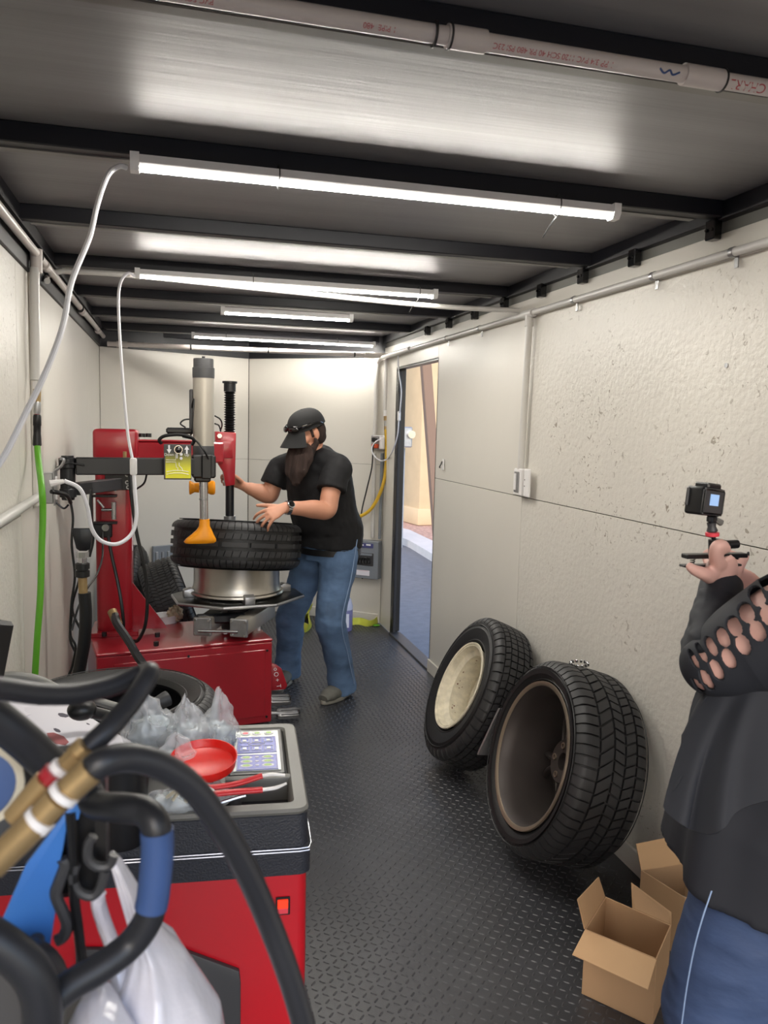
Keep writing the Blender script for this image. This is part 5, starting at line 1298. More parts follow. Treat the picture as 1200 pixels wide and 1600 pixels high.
# hoses with brass fittings
hs = thing('air_hose', fr(100, 1180, .5), 'black air hose doubling back to a brass fitting with a red ring', 'hose')
MB().tube([fr(-60, 1072, .5), fr(0, 1076, .52), fr(60, 1084, .54), fr(120, 1084, .56), fr(180, 1070, .58), fr(220, 1054, .59), fr(234, 1050, .585), fr(229, 1062, .575), fr(205, 1098, .56), fr(170, 1138, .54), fr(134, 1172, .53)], .0072, seg=16).done('tube', 'rubber', hs)
def seg_(a, b, Y, r0, r1, name, m, par, seg=14): return MB().cyl(fr(*a, Y), fr(*b, Y), r0 * .86, r1 * .86, seg=seg).done(name, m, par)
seg_((134, 1165), (118, 1181), .525, .0085, .0085, 'brass_sleeve', 'brass', hs)
seg_((120, 1179), (98, 1202), .522, .0075, .0075, 'brass_hex', 'brass', hs, 6)
seg_((99, 1197), (88, 1209), .52, .0085, .0085, 'white_band', 'white', hs)
seg_((89, 1207), (72, 1226), .518, .010, .010, 'red_ring', 'red', hs)
seg_((74, 1222), (22, 1280), .515, .0105, .009, 'tan_grip', 'brass', hs)
h2_ = thing('air_hose', fr(300, 1260, .5), 'thick black air hose arching across the balancer from a brass fitting', 'hose')
MB().tube([fr(136, 1212, .50), fr(160, 1192, .50), fr(200, 1184, .51), fr(250, 1196, .52), fr(300, 1230, .53), fr(345, 1290, .54), fr(385, 1360, .55), fr(420, 1440, .56), fr(450, 1520, .56), fr(474, 1600, .56), fr(500, 1700, .56)], [.009] * 11, seg=18).done('tube', 'rubber', h2_)
seg_((143, 1203), (104, 1238), .497, .0105, .010, 'brass_sleeve', 'brass', h2_)
seg_((106, 1234), (84, 1258), .495, .0095, .0095, 'brass_hex', 'brass', h2_, 6)
seg_((104, 1236), (96, 1245), .494, .0112, .0112, 'white_band', 'white', h2_)
seg_((90, 1250), (52, 1290), .492, .0098, .0098, 'brass_tube', 'brass', h2_)
seg_((66, 1276), (54, 1289), .491, .011, .011, 'white_band', 'white', h2_)
seg_((56, 1286), (-12, 1352), .49, .0105, .0105, 'tan_grip', 'brass', h2_)
MB().tube([fr(-70, 1080, .56), fr(-20, 1112, .57), fr(40, 1160, .58), fr(90, 1206, .59), fr(125, 1228, .62)], .0125, seg=16).done('frame_hose', 'rubber', label='thick dark hose running down from the left edge under the fittings', cat='hose')

# white carrier bags hanging from the hooks
def hanging_bag(rows, Y, name, label, dep=.05, m='bagwhite', nu=40, seed=0):
    """rows: (py, px_left, px_right, depth share) from the handle down"""
    b = MB(); R_ = []
    K = []
    for i in range(len(rows) - 1):
        for k in range(6):
            t = k / 6; K.append([rows[i][j] + (rows[i + 1][j] - rows[i][j]) * t for j in range(4)])
    K.append(list(rows[-1]))
    for r_i, (py, x0, x1, ds) in enumerate(K):
        a, b_ = P(x0, py, Y=Y), P(x1, py, Y=Y); c = (a + b_) / 2; hw_ = (b_.x - a.x) / 2
        ring = []
        for k in range(nu):
            t = 2 * PI * k / nu
            fold = 1 + .10 * math.sin(5 * t + seed + r_i * .08) * min(1, r_i / 10) + .05 * math.sin(11 * t + r_i * .15)
            ring.append(V((c.x + hw_ * math.cos(t) * (1 + .02 * math.sin(7 * t)), Y + dep * ds * math.sin(t) * fold, a.z)))
        R_.append(ring)
    b.rings(R_); o = b.done(name, m, label=label, cat='plastic bag', angle=180); return o
hb = thing('carrier_bag', fr(220, 1500, .66), 'translucent white carrier bag hanging from two hooks by its handles', 'plastic bag')
o = hanging_bag([(1336, 170, 180, .12), (1350, 172, 192, .2), (1390, 184, 216, .3), (1440, 200, 232, .4), (1475, 205, 262, .6), (1510, 190, 290, .9), (1560, 160, 318, 1.1), (1610, 140, 345, 1.3), (1700, 130, 360, 1.4), (1800, 150, 340, 1.0)], .67, 'bag_body', None, .055)
for kk in ('label', 'category'):
    if kk in o: del o[kk]
o.parent = hb; o.matrix_parent_inverse = WM(hb).inverted()
MB().tube([fr(160, 1392, .665), fr(153, 1406, .665), fr(162, 1440, .665), fr(176, 1478, .665), fr(190, 1520, .665), fr(198, 1560, .665)], [(.003, .004), (.011, .006), (.010, .006), (.011, .006), (.02, .01), (.03, .02)], seg=12).done('bag_handle', 'bagwhite', hb)
o = hanging_bag([(1572, 140, 165, .5), (1585, 118, 185, .8), (1640, 90, 215, 1.0), (1720, 90, 215, .9)], .6, 'carrier_bag', 'second white carrier bag, only its top showing under the handle', .04, seed=2)

# ================================================================== PEOPLE
def hand(mb, w, d, n, side, curl=(.3, .35, .35, .4), k=1., spread=.14, thumb=(.55, .75, -.25), tb_=.2, fingers=True, r0=.0088):
    """palm, four unequal fingers and a thumb; d: finger direction, n: back of the hand, side: +1/-1 thumb side"""
    d = V(d).normalized(); n = V(n); n = (n - d * n.dot(d)).normalized(); t = d.cross(n) * side
    w = V(w)
    mb.tube([w - d * .02 * k, w + d * .02 * k, w + d * .055 * k, w + d * .088 * k], [(.026 * k, .020 * k), (.032 * k, .017 * k), (.041 * k, .0155 * k), (.040 * k, .0125 * k)], seg=16, n=4, up=t)
    tips = []
    for i, (off, bl, ln) in enumerate(((.0305, .088, .94), (.0105, .094, 1.05), (-.0098, .09, .98), (-.0285, .081, .78))):
        p = w + d * (bl - .02) * k + t * off * k; dd = (d + t * spread * off / .03).normalized()
        ax = dd.cross(-n).normalized(); pts = [p.copy()]; p = p + dd * .02 * k; pts.append(p.copy())
        for j, sg in enumerate((.044, .027, .022)):
            dd = Quaternion(ax, curl[i] * (.9 if j == 0 else 1.1 if j == 1 else .6)) @ dd
            p = p + dd * sg * ln * k; pts.append(p.copy())
        rr_ = r0 * k * (.92 if i == 3 else 1.)
        mb.tube(pts, [rr_ * 1.1, rr_ * 1.08, rr_, rr_ * .9, rr_ * .72], seg=12, n=5)
        mb.ell(p, rr_ * .8, seg=10, ring=8); tips.append((p.copy(), dd.copy()))
    p = w + d * .022 * k + t * .02 * k - n * .004; dd = (d * thumb[0] + t * thumb[1] + n * thumb[2]).normalized()
    ax = dd.cross(d).normalized(); pts = [p.copy()]
    for j, sg in enumerate((.046, .034, .027)):
        p = p + dd * sg * k; pts.append(p.copy()); dd = Quaternion(ax, tb_) @ dd
    mb.tube(pts, [.0155 * k, .0125 * k, .0105 * k, .0085 * k], seg=12, n=5); mb.ell(p, .0088 * k, seg=10, ring=8)
    tips.append((p.copy(), dd.copy()))
    return tips

def folds(o, amp, sc, stretch=(1, 1, 1), seed=0, ridge=False):
    me = o.data; n = len(me.vertices); co = np.empty(n * 3, np.float32); no = np.empty(n * 3, np.float32)
    me.vertices.foreach_get('co', co); me.vertices.foreach_get('normal', no); co = co.reshape(-1, 3); no = no.reshape(-1, 3)
    d = np.empty(n, np.float32)
    for i in range(n):
        p = V((co[i, 0] * stretch[0] * sc + seed, co[i, 1] * stretch[1] * sc, co[i, 2] * stretch[2] * sc))
        v = noise.noise(p) + .5 * noise.noise(p * 2.1)
        d[i] = (1 - abs(v) * 2.2) if ridge else v
    co += no * (d * amp)[:, None]; me.vertices.foreach_set('co', co.reshape(-1)); me.update()

# ------------------------------------------------------------ the man at the tyre changer
man = thing('person', V((.88, 4.62, 0)), 'bearded man in black cap, black shirt and blue jeans leaning over the tyre', 'person')
lat = V((.56, -.83, 0)).normalized(); fwd = V((-.83, -.56, 0)).normalized()
PEL = V((.905, 4.62, .93)); CH = V((.835, 4.60, 1.27)); NB = V((.775, 4.57, 1.47))
HC = P(480, 676, Y=4.48)
LS, RS = P(527, 722, Y=4.40), P(440, 722, Y=4.76)
LE, RE = P(511, 797, Y=4.30), P(421, 774, Y=4.74)
LW, RW = P(444, 793, Y=4.19), P(381, 760, Y=4.72)
LH, RH = PEL + lat * .095 + V((0, 0, -.02)), PEL - lat * .095 + V((0, 0, -.02))
LK, RK = P(516, 968, Y=4.44), P(455, 960, Y=4.80)
LA, RA = P(536, 1062, Y=4.56), P(449, 1046, Y=4.93)
LA.z = .10; RA.z = .10
hf = V((-.83, -.40, -.36)).normalized(); hl = V((0, 0, 1)).cross(hf).normalized(); hu = hf.cross(hl)
if hu.z < 0: hu = -hu
hl = hu.cross(hf)   # his left
HM = Matrix(((hf.x, hl.x, hu.x, HC.x), (hf.y, hl.y, hu.y, HC.y), (hf.z, hl.z, hu.z, HC.z), (0, 0, 0, 1)))
def hp(f, l, u): return HM @ V((f, l, u))
b = MB()
# trunk
b.tube([PEL + V((0, 0, -.06)), PEL + V((0, 0, .06)), PEL.lerp(CH, .5), CH, CH.lerp(NB, .6), NB + V((0, 0, -.02))], [(.15, .11), (.17, .13), (.18, .155), (.18, .13), (.165, .1), (.09, .075)], seg=24, up=lat)
b.tube([NB - V((0, 0, .06)), NB, HC + hu * -.06 - hf * .02], [.075, .064, .06], seg=18)
for S, E_, W_ in ((LS, LE, LW), (RS, RE, RW)):
    b.tube([NB.lerp(S, .3) - V((0, 0, .05)), S - V((0, 0, .02)), S.lerp(E_, .35), S.lerp(E_, .75), E_, E_.lerp(W_, .3), E_.lerp(W_, .7), W_], [.055, .060, .057, .053, .050, .052, .039, (.031, .025)], seg=18)
# legs and feet
for Hh, Kk, Aa, ft in ((LH, LK, LA, P(497, 1098, Z=.03)), (RH, RK, RA, P(440, 1066, Z=.03))):
    b.tube([Hh + V((0, 0, .03)), Hh.lerp(Kk, .4), Kk, Kk.lerp(Aa, .4), Aa], [.095, .085, .062, .058, .042], seg=18)
    fd = (V((ft.x, ft.y, 0)) - V((Aa.x, Aa.y, 0))).normalized()
    b.tube([V((Aa.x, Aa.y, .045)) - fd * .04, V((Aa.x, Aa.y, .045)) + fd * .05, V((Aa.x, Aa.y, .038)) + fd * .14], [.028, .030, .022], seg=14)
# head
b.ell(hp(-.01, 0, .015), (.098, .077, .105), HM)
b.ell(hp(.035, 0, -.06), (.06, .058, .062), HM)
b.tube([hp(.085, 0, .03), hp(.108, 0, -.005), hp(.112, 0, -.022), hp(.095, 0, -.03)], [.010, .014, .017, .012], seg=12)   # nose
b.ell(hp(.088, 0, -.05), (.014, .026, .008), HM); b.ell(hp(.084, 0, -.064), (.014, .024, .009), HM)     # lips
b.ell(hp(.082, 0, .033), (.018, .055, .012), HM)     # brow
for s in (1, -1):
    b.ell(hp(.075, s * .032, .008), (.016, .017, .012), HM)
    b.ell(hp(.06, s * .045, -.02), (.028, .024, .022), HM)
    b.ell(hp(-.005, s * .08, -.005), (.020, .010, .032), HM); b.ell(hp(-.0, s * .078, -.028), (.013, .009, .014), HM)
# hands: left lies on the tyre shoulder, right grips the red handle
d_l = (P(410, 806, Y=4.17) - LW).normalized()
lt_ = hand(b, LW, d_l + V((0, 0, -.12)), (-.25, -.75, .62), 1, curl=(.42, .48, .5, .5), k=1.05, spread=.3, thumb=(.8, .75, .0), tb_=.1)
d_r = V((-.62, .70, .28)).normalized()
rt_ = hand(b, RW, V((-.75, .35, .45)), (.75, .66, .1), -1, curl=(.75, .8, .85, .85), k=1.0, spread=.05, thumb=(.35, .5, -.6), tb_=.35)
o = remesh(b, 'body', .0052, 3, 'skin', man)
# shirt
t = MB()
t.tube([PEL + V((0, 0, -.025)), PEL + V((0, 0, .02)), PEL + V((0, 0, .08)), PEL.lerp(CH, .5), CH, CH.lerp(NB, .55), CH.lerp(NB, .9), NB + V((0, 0, -.005))], [(.204, .178), (.204, .178), (.206, .180), (.210, .182), (.212, .175), (.205, .14), (.15, .105), (.082, .08)], seg=32, up=lat)
for S, E_, q in ((LS, LE, .60), (RS, RE, .70)):
    c = S.lerp(E_, q)
    t.tube([NB.lerp(S, .25) - V((0, 0, .075)), S - V((0, 0, .03)), S.lerp(E_, .35), c], [.068, .074, .080, .084], seg=24)
t.tube([LS - V((0, 0, .02)), NB - V((0, 0, .045)), RS - V((0, 0, .02))], [.066, .085, .066], seg=20)
ts = remesh(t, 'black_shirt', .0075, 5, 'tee', man); folds(ts, .010, 6.5, (1, 1, .8), 3); folds(ts, .0025, 22, (1, 1, 1), 9)
# jeans
j = MB()
j.tube([PEL + V((0, 0, .02)), PEL + V((0, 0, -.04)), PEL + V((0, 0, -.1))], [(.186, .155), (.192, .160), (.187, .148)], seg=28, up=lat)
for Hh, Kk, Aa in ((LH, LK, LA), (RH, RK, RA)):
    j.tube([Hh + V((0, 0, .02)), Hh.lerp(Kk, .25), Hh.lerp(Kk, .6), Kk, Kk.lerp(Aa, .35), Kk.lerp(Aa, .7), Aa + V((0, 0, -.06))], [.108, .110, .097, .088, .084, .080, .086], seg=24)
jn = remesh(j, 'jeans', .0075, 4, 'jean', man); folds(jn, .007, 6, (1, 1, 1.5), 2); folds(jn, .0035, 16, (1, 1, 1.3), 5)
# seam stitches down the near leg
MB().tube([LH + lat * .13 + V((-.0, 0, .06)), LH.lerp(LK, .4) + lat * .115, LK + lat * .093, LK.lerp(LA, .5) + lat * .09, LA + lat * .092], .0028, seg=6).done('side_seam', 'stitch', jn)
MB().tube([PEL + lat * .11 + fwd * .135 + V((0, 0, .03)), PEL + lat * .13 + fwd * .12 + V((0, 0, -.03)), PEL + lat * .17 + fwd * .04 + V((0, 0, -.04))], .0028, seg=6).done('pocket_seam', 'stitch', jn)
MB().lathe([(1, -.018), (1.02, -.018), (1.02, .018), (1, .018)], Matrix.Translation(PEL + V((0, 0, -.042))) @ frame((0, 0, 0), x=lat, z=(0, 0, 1)) @ Matrix.Diagonal((.199, .170, 1, 1)), seg=48, loop=True).done('belt', 'black', man)
# shoes
for Aa, ft in ((LA, P(496, 1100, Z=.02)), (RA, P(440, 1068, Z=.02))):
    fd = (V((ft.x, ft.y, 0)) - V((Aa.x, Aa.y, 0))).normalized(); c = V((Aa.x, Aa.y, 0))
    s = MB()
    s.tube([c - fd * .075 + V((0, 0, .058)), c - fd * .02 + V((0, 0, .062)), c + fd * .06 + V((0, 0, .055)), c + fd * .13 + V((0, 0, .045)), c + fd * .19 + V((0, 0, .036))], [(.036, .036), (.048, .05), (.05, .048), (.052, .040), (.034, .022)], seg=20, up=(0, 0, 1).__class__((-fd.y, fd.x, 0)))
    s.tube([c - fd * .01 + V((0, 0, .06)), c - fd * .012 + V((0, 0, .125))], [.054, .054], seg=18)
    for v in s.bm.verts: v.co.z = max(v.co.z, .018)
    so_ = s.done('shoe', 'shoe', man, angle=60)
    sl = []
    for k in range(28):
        a = 2 * PI * k / 28; x = math.cos(a); y = math.sin(a)
        sl.append((.058 + x * .142, y * (.05 if x > 0 else .042)))
    MB().prism(sl, .022, frame(c, x=fd, z=(0, 0, 1)) @ Matrix.Translation((0, 0, .0035))).done('sole', 'sole', so_, bev=.004)
    for k in range(4):
        p = c + fd * (.05 + k * .024) + V((0, 0, .097 - k * .006)); l_ = V((-fd.y, fd.x, 0))
        MB().tube([p - l_ * .03 - V((0, 0, .012)), p + V((0, 0, .002)), p + l_ * .03 - V((0, 0, .012))], .004, seg=6).done('lace', 'darkgrey', so_)
# hair, beard, cap, glasses
hr = MB()
hr.ell(hp(-.035, 0, .0), (.080, .082, .085), HM); hr.ell(hp(-.055, 0, -.045), (.05, .062, .045), HM)
for s in (1, -1): hr.tube([hp(.022, s * .074, .04), hp(.018, s * .076, .01), hp(.018, s * .075, -.02)], .009, seg=10)
ho = remesh(hr, 'hair', .006, 2, 'hair', man); folds(ho, .003, 60, (1, 1, .2), 1)
bd = MB()
bt = P(463, 757, Y=4.40); b0_ = hp(.06, 0, -.065)
bd.ell(hp(.048, 0, -.085), (.056, .066, .038), HM)
for s in (1, -1): bd.tube([hp(.008, s * .077, -.025), hp(.012, s * .074, -.06), hp(.045, s * .045, -.095)], [.009, .015, .028], seg=12)
bd.tube([hp(.10, .034, -.052), hp(.107, 0, -.040), hp(.10, -.034, -.052)], [.009, .010, .009], seg=10)
bd.tube([b0_, b0_.lerp(bt, .3) + fwd * .01, b0_.lerp(bt, .65) + fwd * .012, bt], [(.088, .055), (.096, .055), (.078, .040), (.026, .014)], seg=24, up=lat)
bo_ = remesh(bd, 'beard', .0055, 2, 'hair', man)
folds(bo_, .010, 34, (1, 1, .10), 4, ridge=False)
cp = MB()
def dome(u, v):
    a = 2 * PI * u; e = v * PI / 2
    return hp(-.008 + .112 * math.cos(a) * math.cos(e) ** .8, .092 * math.sin(a) * math.cos(e) ** .8, .03 + .10 * math.sin(e) ** .9)
cp.sheet(dome, 48, 14, -.003)
co_ = cp.done('cap', 'cap', man, angle=60)
MB().ell(hp(-.008, 0, .131), (.008, .008, .005), HM).done('cap_button', 'cap', co_)
def brim(u, v):
    a = (u - .5) * math.radians(102); r0 = .105; r1 = .105 + .078 * (math.cos(a * .9) ** .55)
    r = r0 + (r1 - r0) * v
    y = math.sin(a) * (.092 + (r - .105) * .75); x = -.008 + math.cos(a) * r * 1.02
    return hp(x, y, .036 - 1.9 * y * y - .06 * v)
MB().sheet(brim, 28, 8, .004).done('brim', 'cap', co_, angle=60)
for k in range(6):
    a = 2 * PI * (k + .5) / 6
    MB().tube([V(dome(a / 2 / PI, v / 8)) + (V(dome(a / 2 / PI, v / 8)) - HC).normalized() * .0015 for v in range(9)], .0012, seg=5).done('cap_seam', 'black', co_)
g = holder('sunglasses', 'glossy black sunglasses resting above the cap brim', 'sunglasses')
def gl(a, u, r=.118): return hp(-.008 + r * math.cos(a), (r - .018) * math.sin(a), u)
MB().tube([gl(a, .062, .121) for a in [math.radians(x) for x in range(-75, 76, 15)]], [(.004, .009)] * 11, seg=8).done('frame', 'glossb', g)
for s in (1, -1):
    MB().ell(gl(s * .38, .058, .122), (.010, .034, .018), Matrix.Rotation(math.atan2(hf.y, hf.x) + s * .3, 4, 'Z')).done('lens', 'glossb', g)
    MB().tube([gl(s * 1.3, .062, .12), gl(s * 1.75, .055, .118), gl(s * 2.15, .035, .11)], .004, seg=8).done('temple', 'glossb', g)
# watch and ring
wd = (LE - LW).normalized(); wc_ = LW + wd * .022
wt2 = holder('wristwatch', 'silver wristwatch with a dark dial on the man\'s wrist', 'watch')
MB().lathe([(1.0, -.011), (1.1, -.011), (1.12, 0), (1.1, .011), (1.0, .011)], frame(wc_, z=wd) @ Matrix.Diagonal((.0335, .0335, 1, 1)), seg=36, loop=True).done('bracelet', 'steel', wt2)
wn = V((-.1, -.85, .5)); wn = (wn - wd * wn.dot(wd)).normalized(); wf = frame(wc_ + wn * .033, z=wn)
MB().lathe([(.0, 0), (.021, 0), (.0225, .004), (.021, .010), (.017, .011)], wf, seg=32).done('case', 'steel', wt2)
MB().lathe([(0, .0112), (.0165, .0112), (.0165, .0122), (0, .0124)], wf, seg=28).done('dial', 'glossb', wt2)
p_ring = lt_[2][0] - lt_[2][1] * .058

# ------------------------------------------------------------ the woman filming, cut by the frame's right edge
wm = thing('person', V((1.26, 1.30, 0)), 'woman in charcoal top with cut-out net sleeve and blue jeans, filming', 'person')
E2, S2 = P(1112, 1040, Y=1.27), P(1300, 950, Y=1.16)
W2_ = P(1127, 915, Y=1.39)
N2 = V((1.37, 1.22, 1.42)); HD = V((1.36, 1.24, 1.585))
PV = V((1.235, 1.30, .86)); CH2 = V((1.33, 1.27, 1.20))
lat2 = V((.80, .60, 0)).normalized()        # from her left shoulder to her right shoulder (she faces the back wall, turned left)
S2r = V((1.50, 1.36, 1.36))
b = MB()
b.tube([PV + V((0, 0, -.08)), PV + V((0, 0, .05)), PV.lerp(CH2, .4), CH2, CH2.lerp(N2, .7), N2], [(.17, .13), (.175, .135), (.15, .12), (.16, .12), (.13, .08), (.055, .055)], seg=24, up=lat2)
b.tube([N2 - V((0, 0, .05)), N2, HD - V((0, 0, .06))], [.06, .052, .05], seg=16)
b.tube([N2.lerp(S2, .3) - V((0, 0, .05)), S2, S2.lerp(E2, .35), S2.lerp(E2, .75), E2, E2.lerp(W2_, .3), E2.lerp(W2_, .75), W2_ + (W2_ - E2).normalized() * .01], [.06, .082, .086, .070, .050, .045, .036, (.03, .027)], seg=24)
RE2, RW2 = V((1.57, 1.48, 1.14)), V((1.40, 1.62, 1.24))
b.tube([N2.lerp(S2r, .4) - V((0, 0, .05)), S2r, S2r.lerp(RE2, .5), RE2, RE2.lerp(RW2, .4), RW2], [.06, .066, .058, .046, .044, .03], seg=18)
hand(b, RW2, V((-.7, .5, .4)), (.2, .7, .5), 1, curl=(.5, .5, .5, .5), k=.9)
LH2, RH2 = PV - lat2 * .09, PV + lat2 * .09
LK2, RK2 = V((1.055, 1.27, .46)), V((1.32, 1.40, .46)); LA2, RA2 = V((1.05, 1.20, .1)), V((1.33, 1.34, .1))
fd2 = V((-.45, .89, 0)).normalized()
for h_, k_, a_ in ((LH2, LK2, LA2), (RH2, RK2, RA2)):
    b.tube([h_, h_.lerp(k_, .5), k_, k_.lerp(a_, .4), a_], [.105, .09, .062, .058, .04], seg=18)
    b.tube([a_ - fd2 * .04 - V((0, 0, .055)), a_ + fd2 * .05 - V((0, 0, .045)), a_ + fd2 * .15 - V((0, 0, .07))], [.032, .036, .026], seg=12)
# head
hf2 = fd2; hl2 = V((0, 0, 1)).cross(hf2)
H2M = Matrix(((hf2.x, hl2.x, 0, HD.x), (hf2.y, hl2.y, 0, HD.y), (0, 0, 1, HD.z), (0, 0, 0, 1)))
h2p = lambda f, l, u: H2M @ V((f, l, u))
b.ell(h2p(-.01, 0, .01), (.092, .072, .1), H2M); b.ell(h2p(.035, 0, -.06), (.052, .05, .052), H2M)
b.tube([h2p(.08, 0, .02), h2p(.1, 0, -.012), h2p(.105, 0, -.024)], [.008, .011, .012], seg=10)
b.ell(h2p(.083, 0, -.052), (.01, .022, .007), H2M)
for s in (1, -1): b.ell(h2p(.074, s * .03, .006), (.013, .015, .010), H2M); b.ell(h2p(0, s * .073, -.01), (.017, .009, .028), H2M)
# her left hand, fingers closed round the grip of the rig
YH = 1.375
hq = lambda px, py, y=YH: P(px, py, Y=y)
b.tube([hq(1128, 918, 1.385), hq(1127, 902, 1.38), hq(1125, 888, 1.375), hq(1124, 876, 1.37)], [(.031, .024), (.037, .023), (.040, .020), (.033, .016)], seg=18, up=(1, 0, .1))
def fing(pts, r): b.tube(pts, r, seg=12, n=6); b.ell(pts[-1], r[-1] * 1.02, seg=10, ring=8)
fing([hq(1110, 900, 1.37), hq(1098, 896, 1.355), hq(1086, 891, 1.35), hq(1078, 886, 1.348)], [.017, .0135, .0115, .0095])
fing([hq(1122, 882, 1.365), hq(1118, 866, 1.345), hq(1120, 854, 1.335), hq(1129, 851, 1.335), hq(1136, 858, 1.34)], [.017, .0135, .0125, .011, .009])
fing([hq(1142, 908, 1.39), hq(1151, 895, 1.395), hq(1158, 882, 1.40), hq(1166, 870, 1.405)], [.014, .0115, .0095, .0075])
fing([hq(1136, 892, 1.39), hq(1146, 878, 1.415), hq(1148, 868, 1.43), hq(1140, 864, 1.435)], [.014, .0105, .009, .0075])
fing([hq(1114, 884, 1.39), hq(1104, 870, 1.42), hq(1110, 862, 1.435), hq(1118, 864, 1.435)], [.014, .0105, .009, .0075])
remesh(b, 'body', .0048, 3, 'skin2', wm)
MB().ell(hq(1168, 868, 1.4035), (.004, .003, .0085), frame((0, 0, 0), z=(.3, 0, 1))).done('finger_nail', 'blackm', wm)
# arm and net sleeve
def proj(q):
    v = V(q) - V((0, 0, CAM_H)); z = v.dot(CF); return 600 + FPX * v.dot(CR) / z, 800 - FPX * v.dot(CU) / z
sp = [N2.lerp(S2, .35) - V((0, 0, .05)), S2, S2.lerp(E2, .35), S2.lerp(E2, .72), E2 - (E2 - S2).normalized() * .01, E2 + (E2 - S2).normalized() * .002 + (W2_ - E2) * .12]
sr = [.085, .098, .100, .084, .062, .054]
q, par_ = catmull(sp, 44)
holes = [(1214, 884, 14, 17), (1199, 908, 14, 17), (1184, 932, 13.5, 17), (1167, 958, 13, 17), (1148, 979, 12.5, 16.5), (1130, 996, 11, 17), (1112, 1010, 8.5, 17), (1097, 1020, 6, 17), (1085, 1030, 4.5, 17),
         (1216, 936, 14, 17), (1201, 961, 14, 17), (1184, 986, 13.5, 17), (1161, 1008, 13, 16.5), (1139, 1029, 11.5, 17), (1120, 1046, 9.5, 18), (1105, 1062, 7, 18), (1093, 1074, 5, 18)]
NS = 220
sm = bmesh.new(); rows_ = []
nrm = None
for i, p in enumerate(q):
    t_ = (q[min(i + 1, len(q) - 1)] - q[max(i - 1, 0)]).normalized()
    a_ = V((0, 0, 1)) - t_ * t_.z; a_.normalize(); b_ = t_.cross(a_)
    k0 = min(int(par_[i]), len(sr) - 1); k1_ = min(k0 + 1, len(sr) - 1); f_ = par_[i] - k0; r_ = sr[k0] + (sr[k1_] - sr[k0]) * f_
    rows_.append([sm.verts.new(p + a_ * r_ * math.cos(2 * PI * j / NS) + b_ * r_ * math.sin(2 * PI * j / NS)) for j in range(NS)])
camv = V((0, 0, CAM_H))
def in_hole(c, n):
    if n.dot(camv - c) < 0: return False
    x, y = proj(c)
    for hx_, hy_, rx, ry in holes:
        u, v_ = (x - hx_), (y - hy_); ca, sa = math.cos(.5), math.sin(.5)
        u2, v2 = u * ca - v_ * sa, u * sa + v_ * ca
        if (abs(u2 / (rx * .86)) ** 2.2 + abs(v2 / (ry * .96)) ** 2.2) < 1: return True
    return False
for i in range(len(rows_) - 1):
    cen = (q[i] + q[i + 1]) / 2
    for j in range(NS):
        vs_ = (rows_[i][j], rows_[i][(j + 1) % NS], rows_[i + 1][(j + 1) % NS], rows_[i + 1][j])
        c = sum((v.co for v in vs_), V()) / 4
        if not in_hole(c, (c - cen).normalized()): sm.faces.new(vs_)
for v in [v for v in sm.verts if not v.link_faces]: sm.verts.remove(v)
bmesh.ops.recalc_face_normals(sm, faces=sm.faces)
for _ in range(3): bmesh.ops.smooth_vert(sm, verts=[v for v in sm.verts if v.is_boundary], factor=.5, use_axis_x=True, use_axis_y=True, use_axis_z=True)
me = bpy.data.meshes.new('net_sleeve'); sm.to_mesh(me); sm.free(); me.shade_smooth()
ns = link('net_sleeve', me, 'shirt', wm)
md = ns.modifiers.new('thickness', 'SOLIDIFY'); md.thickness = .006; md.offset = 0
# forearm sleeve and cuff
fd_ = (W2_ - E2).normalized()
fs_ = MB().tube([E2 - fd_ * .01, E2 + fd_ * .035, E2.lerp(W2_, .45), E2.lerp(W2_, .72), W2_ - fd_ * .035], [.056, .060, .054, .047, .043], seg=32)
fo = remesh(fs_, 'lower_sleeve', .005, 3, 'shirt', wm); folds(fo, .006, 16, (1, 1, 2.2), 4)
MB().tube([W2_ - fd_ * .052, W2_ - fd_ * .02, W2_ + fd_ * .004], [.045, .0435, .042], seg=32, n=4).done('cuff', 'shirt', wm)
# top: body of the garment, flaring to an uneven hem
tp = MB(); R_ = []
zs_ = [1.40, 1.36, 1.30, 1.2, 1.1, 1.0, .93, .87, .81, .76, .73]
for i, z in enumerate(zs_):
    t_ = min(1, max(0, (1.40 - z) / .7))
    c = N2.lerp(CH2, min(1, (1.42 - z) / .25)) if z > 1.17 else CH2.lerp(PV, min(1, (1.2 - z) / .34))
    la, fa = (.08, .07) if i == 0 else (.15, .10) if i == 1 else (.185 + .06 * t_, .15 + .085 * t_)
    ring = []
    for k in range(72):
        a = 2 * PI * k / 72; fold = 1 + (.012 + .045 * t_) * math.sin(7 * a + z * 3) + .02 * t_ * math.sin(13 * a)
        off = lat2 * (la - .002 * t_) * math.cos(a) * fold + V((-lat2.y, lat2.x, 0)) * (fa + .03 * t_) * math.sin(a) * fold + V((-.004, -.035, 0)) * t_
        zz = z - (.02 * t_ * math.sin(2 * a + 1))
        ring.append(V((c.x, c.y, 0)) + off + V((0, 0, zz)))
    R_.append(ring)
tp.rings(R_)
top = remesh(tp, 'top', .008, 2, 'shirt', wm); folds(top, .006, 6, (1, 1, .5), 7)
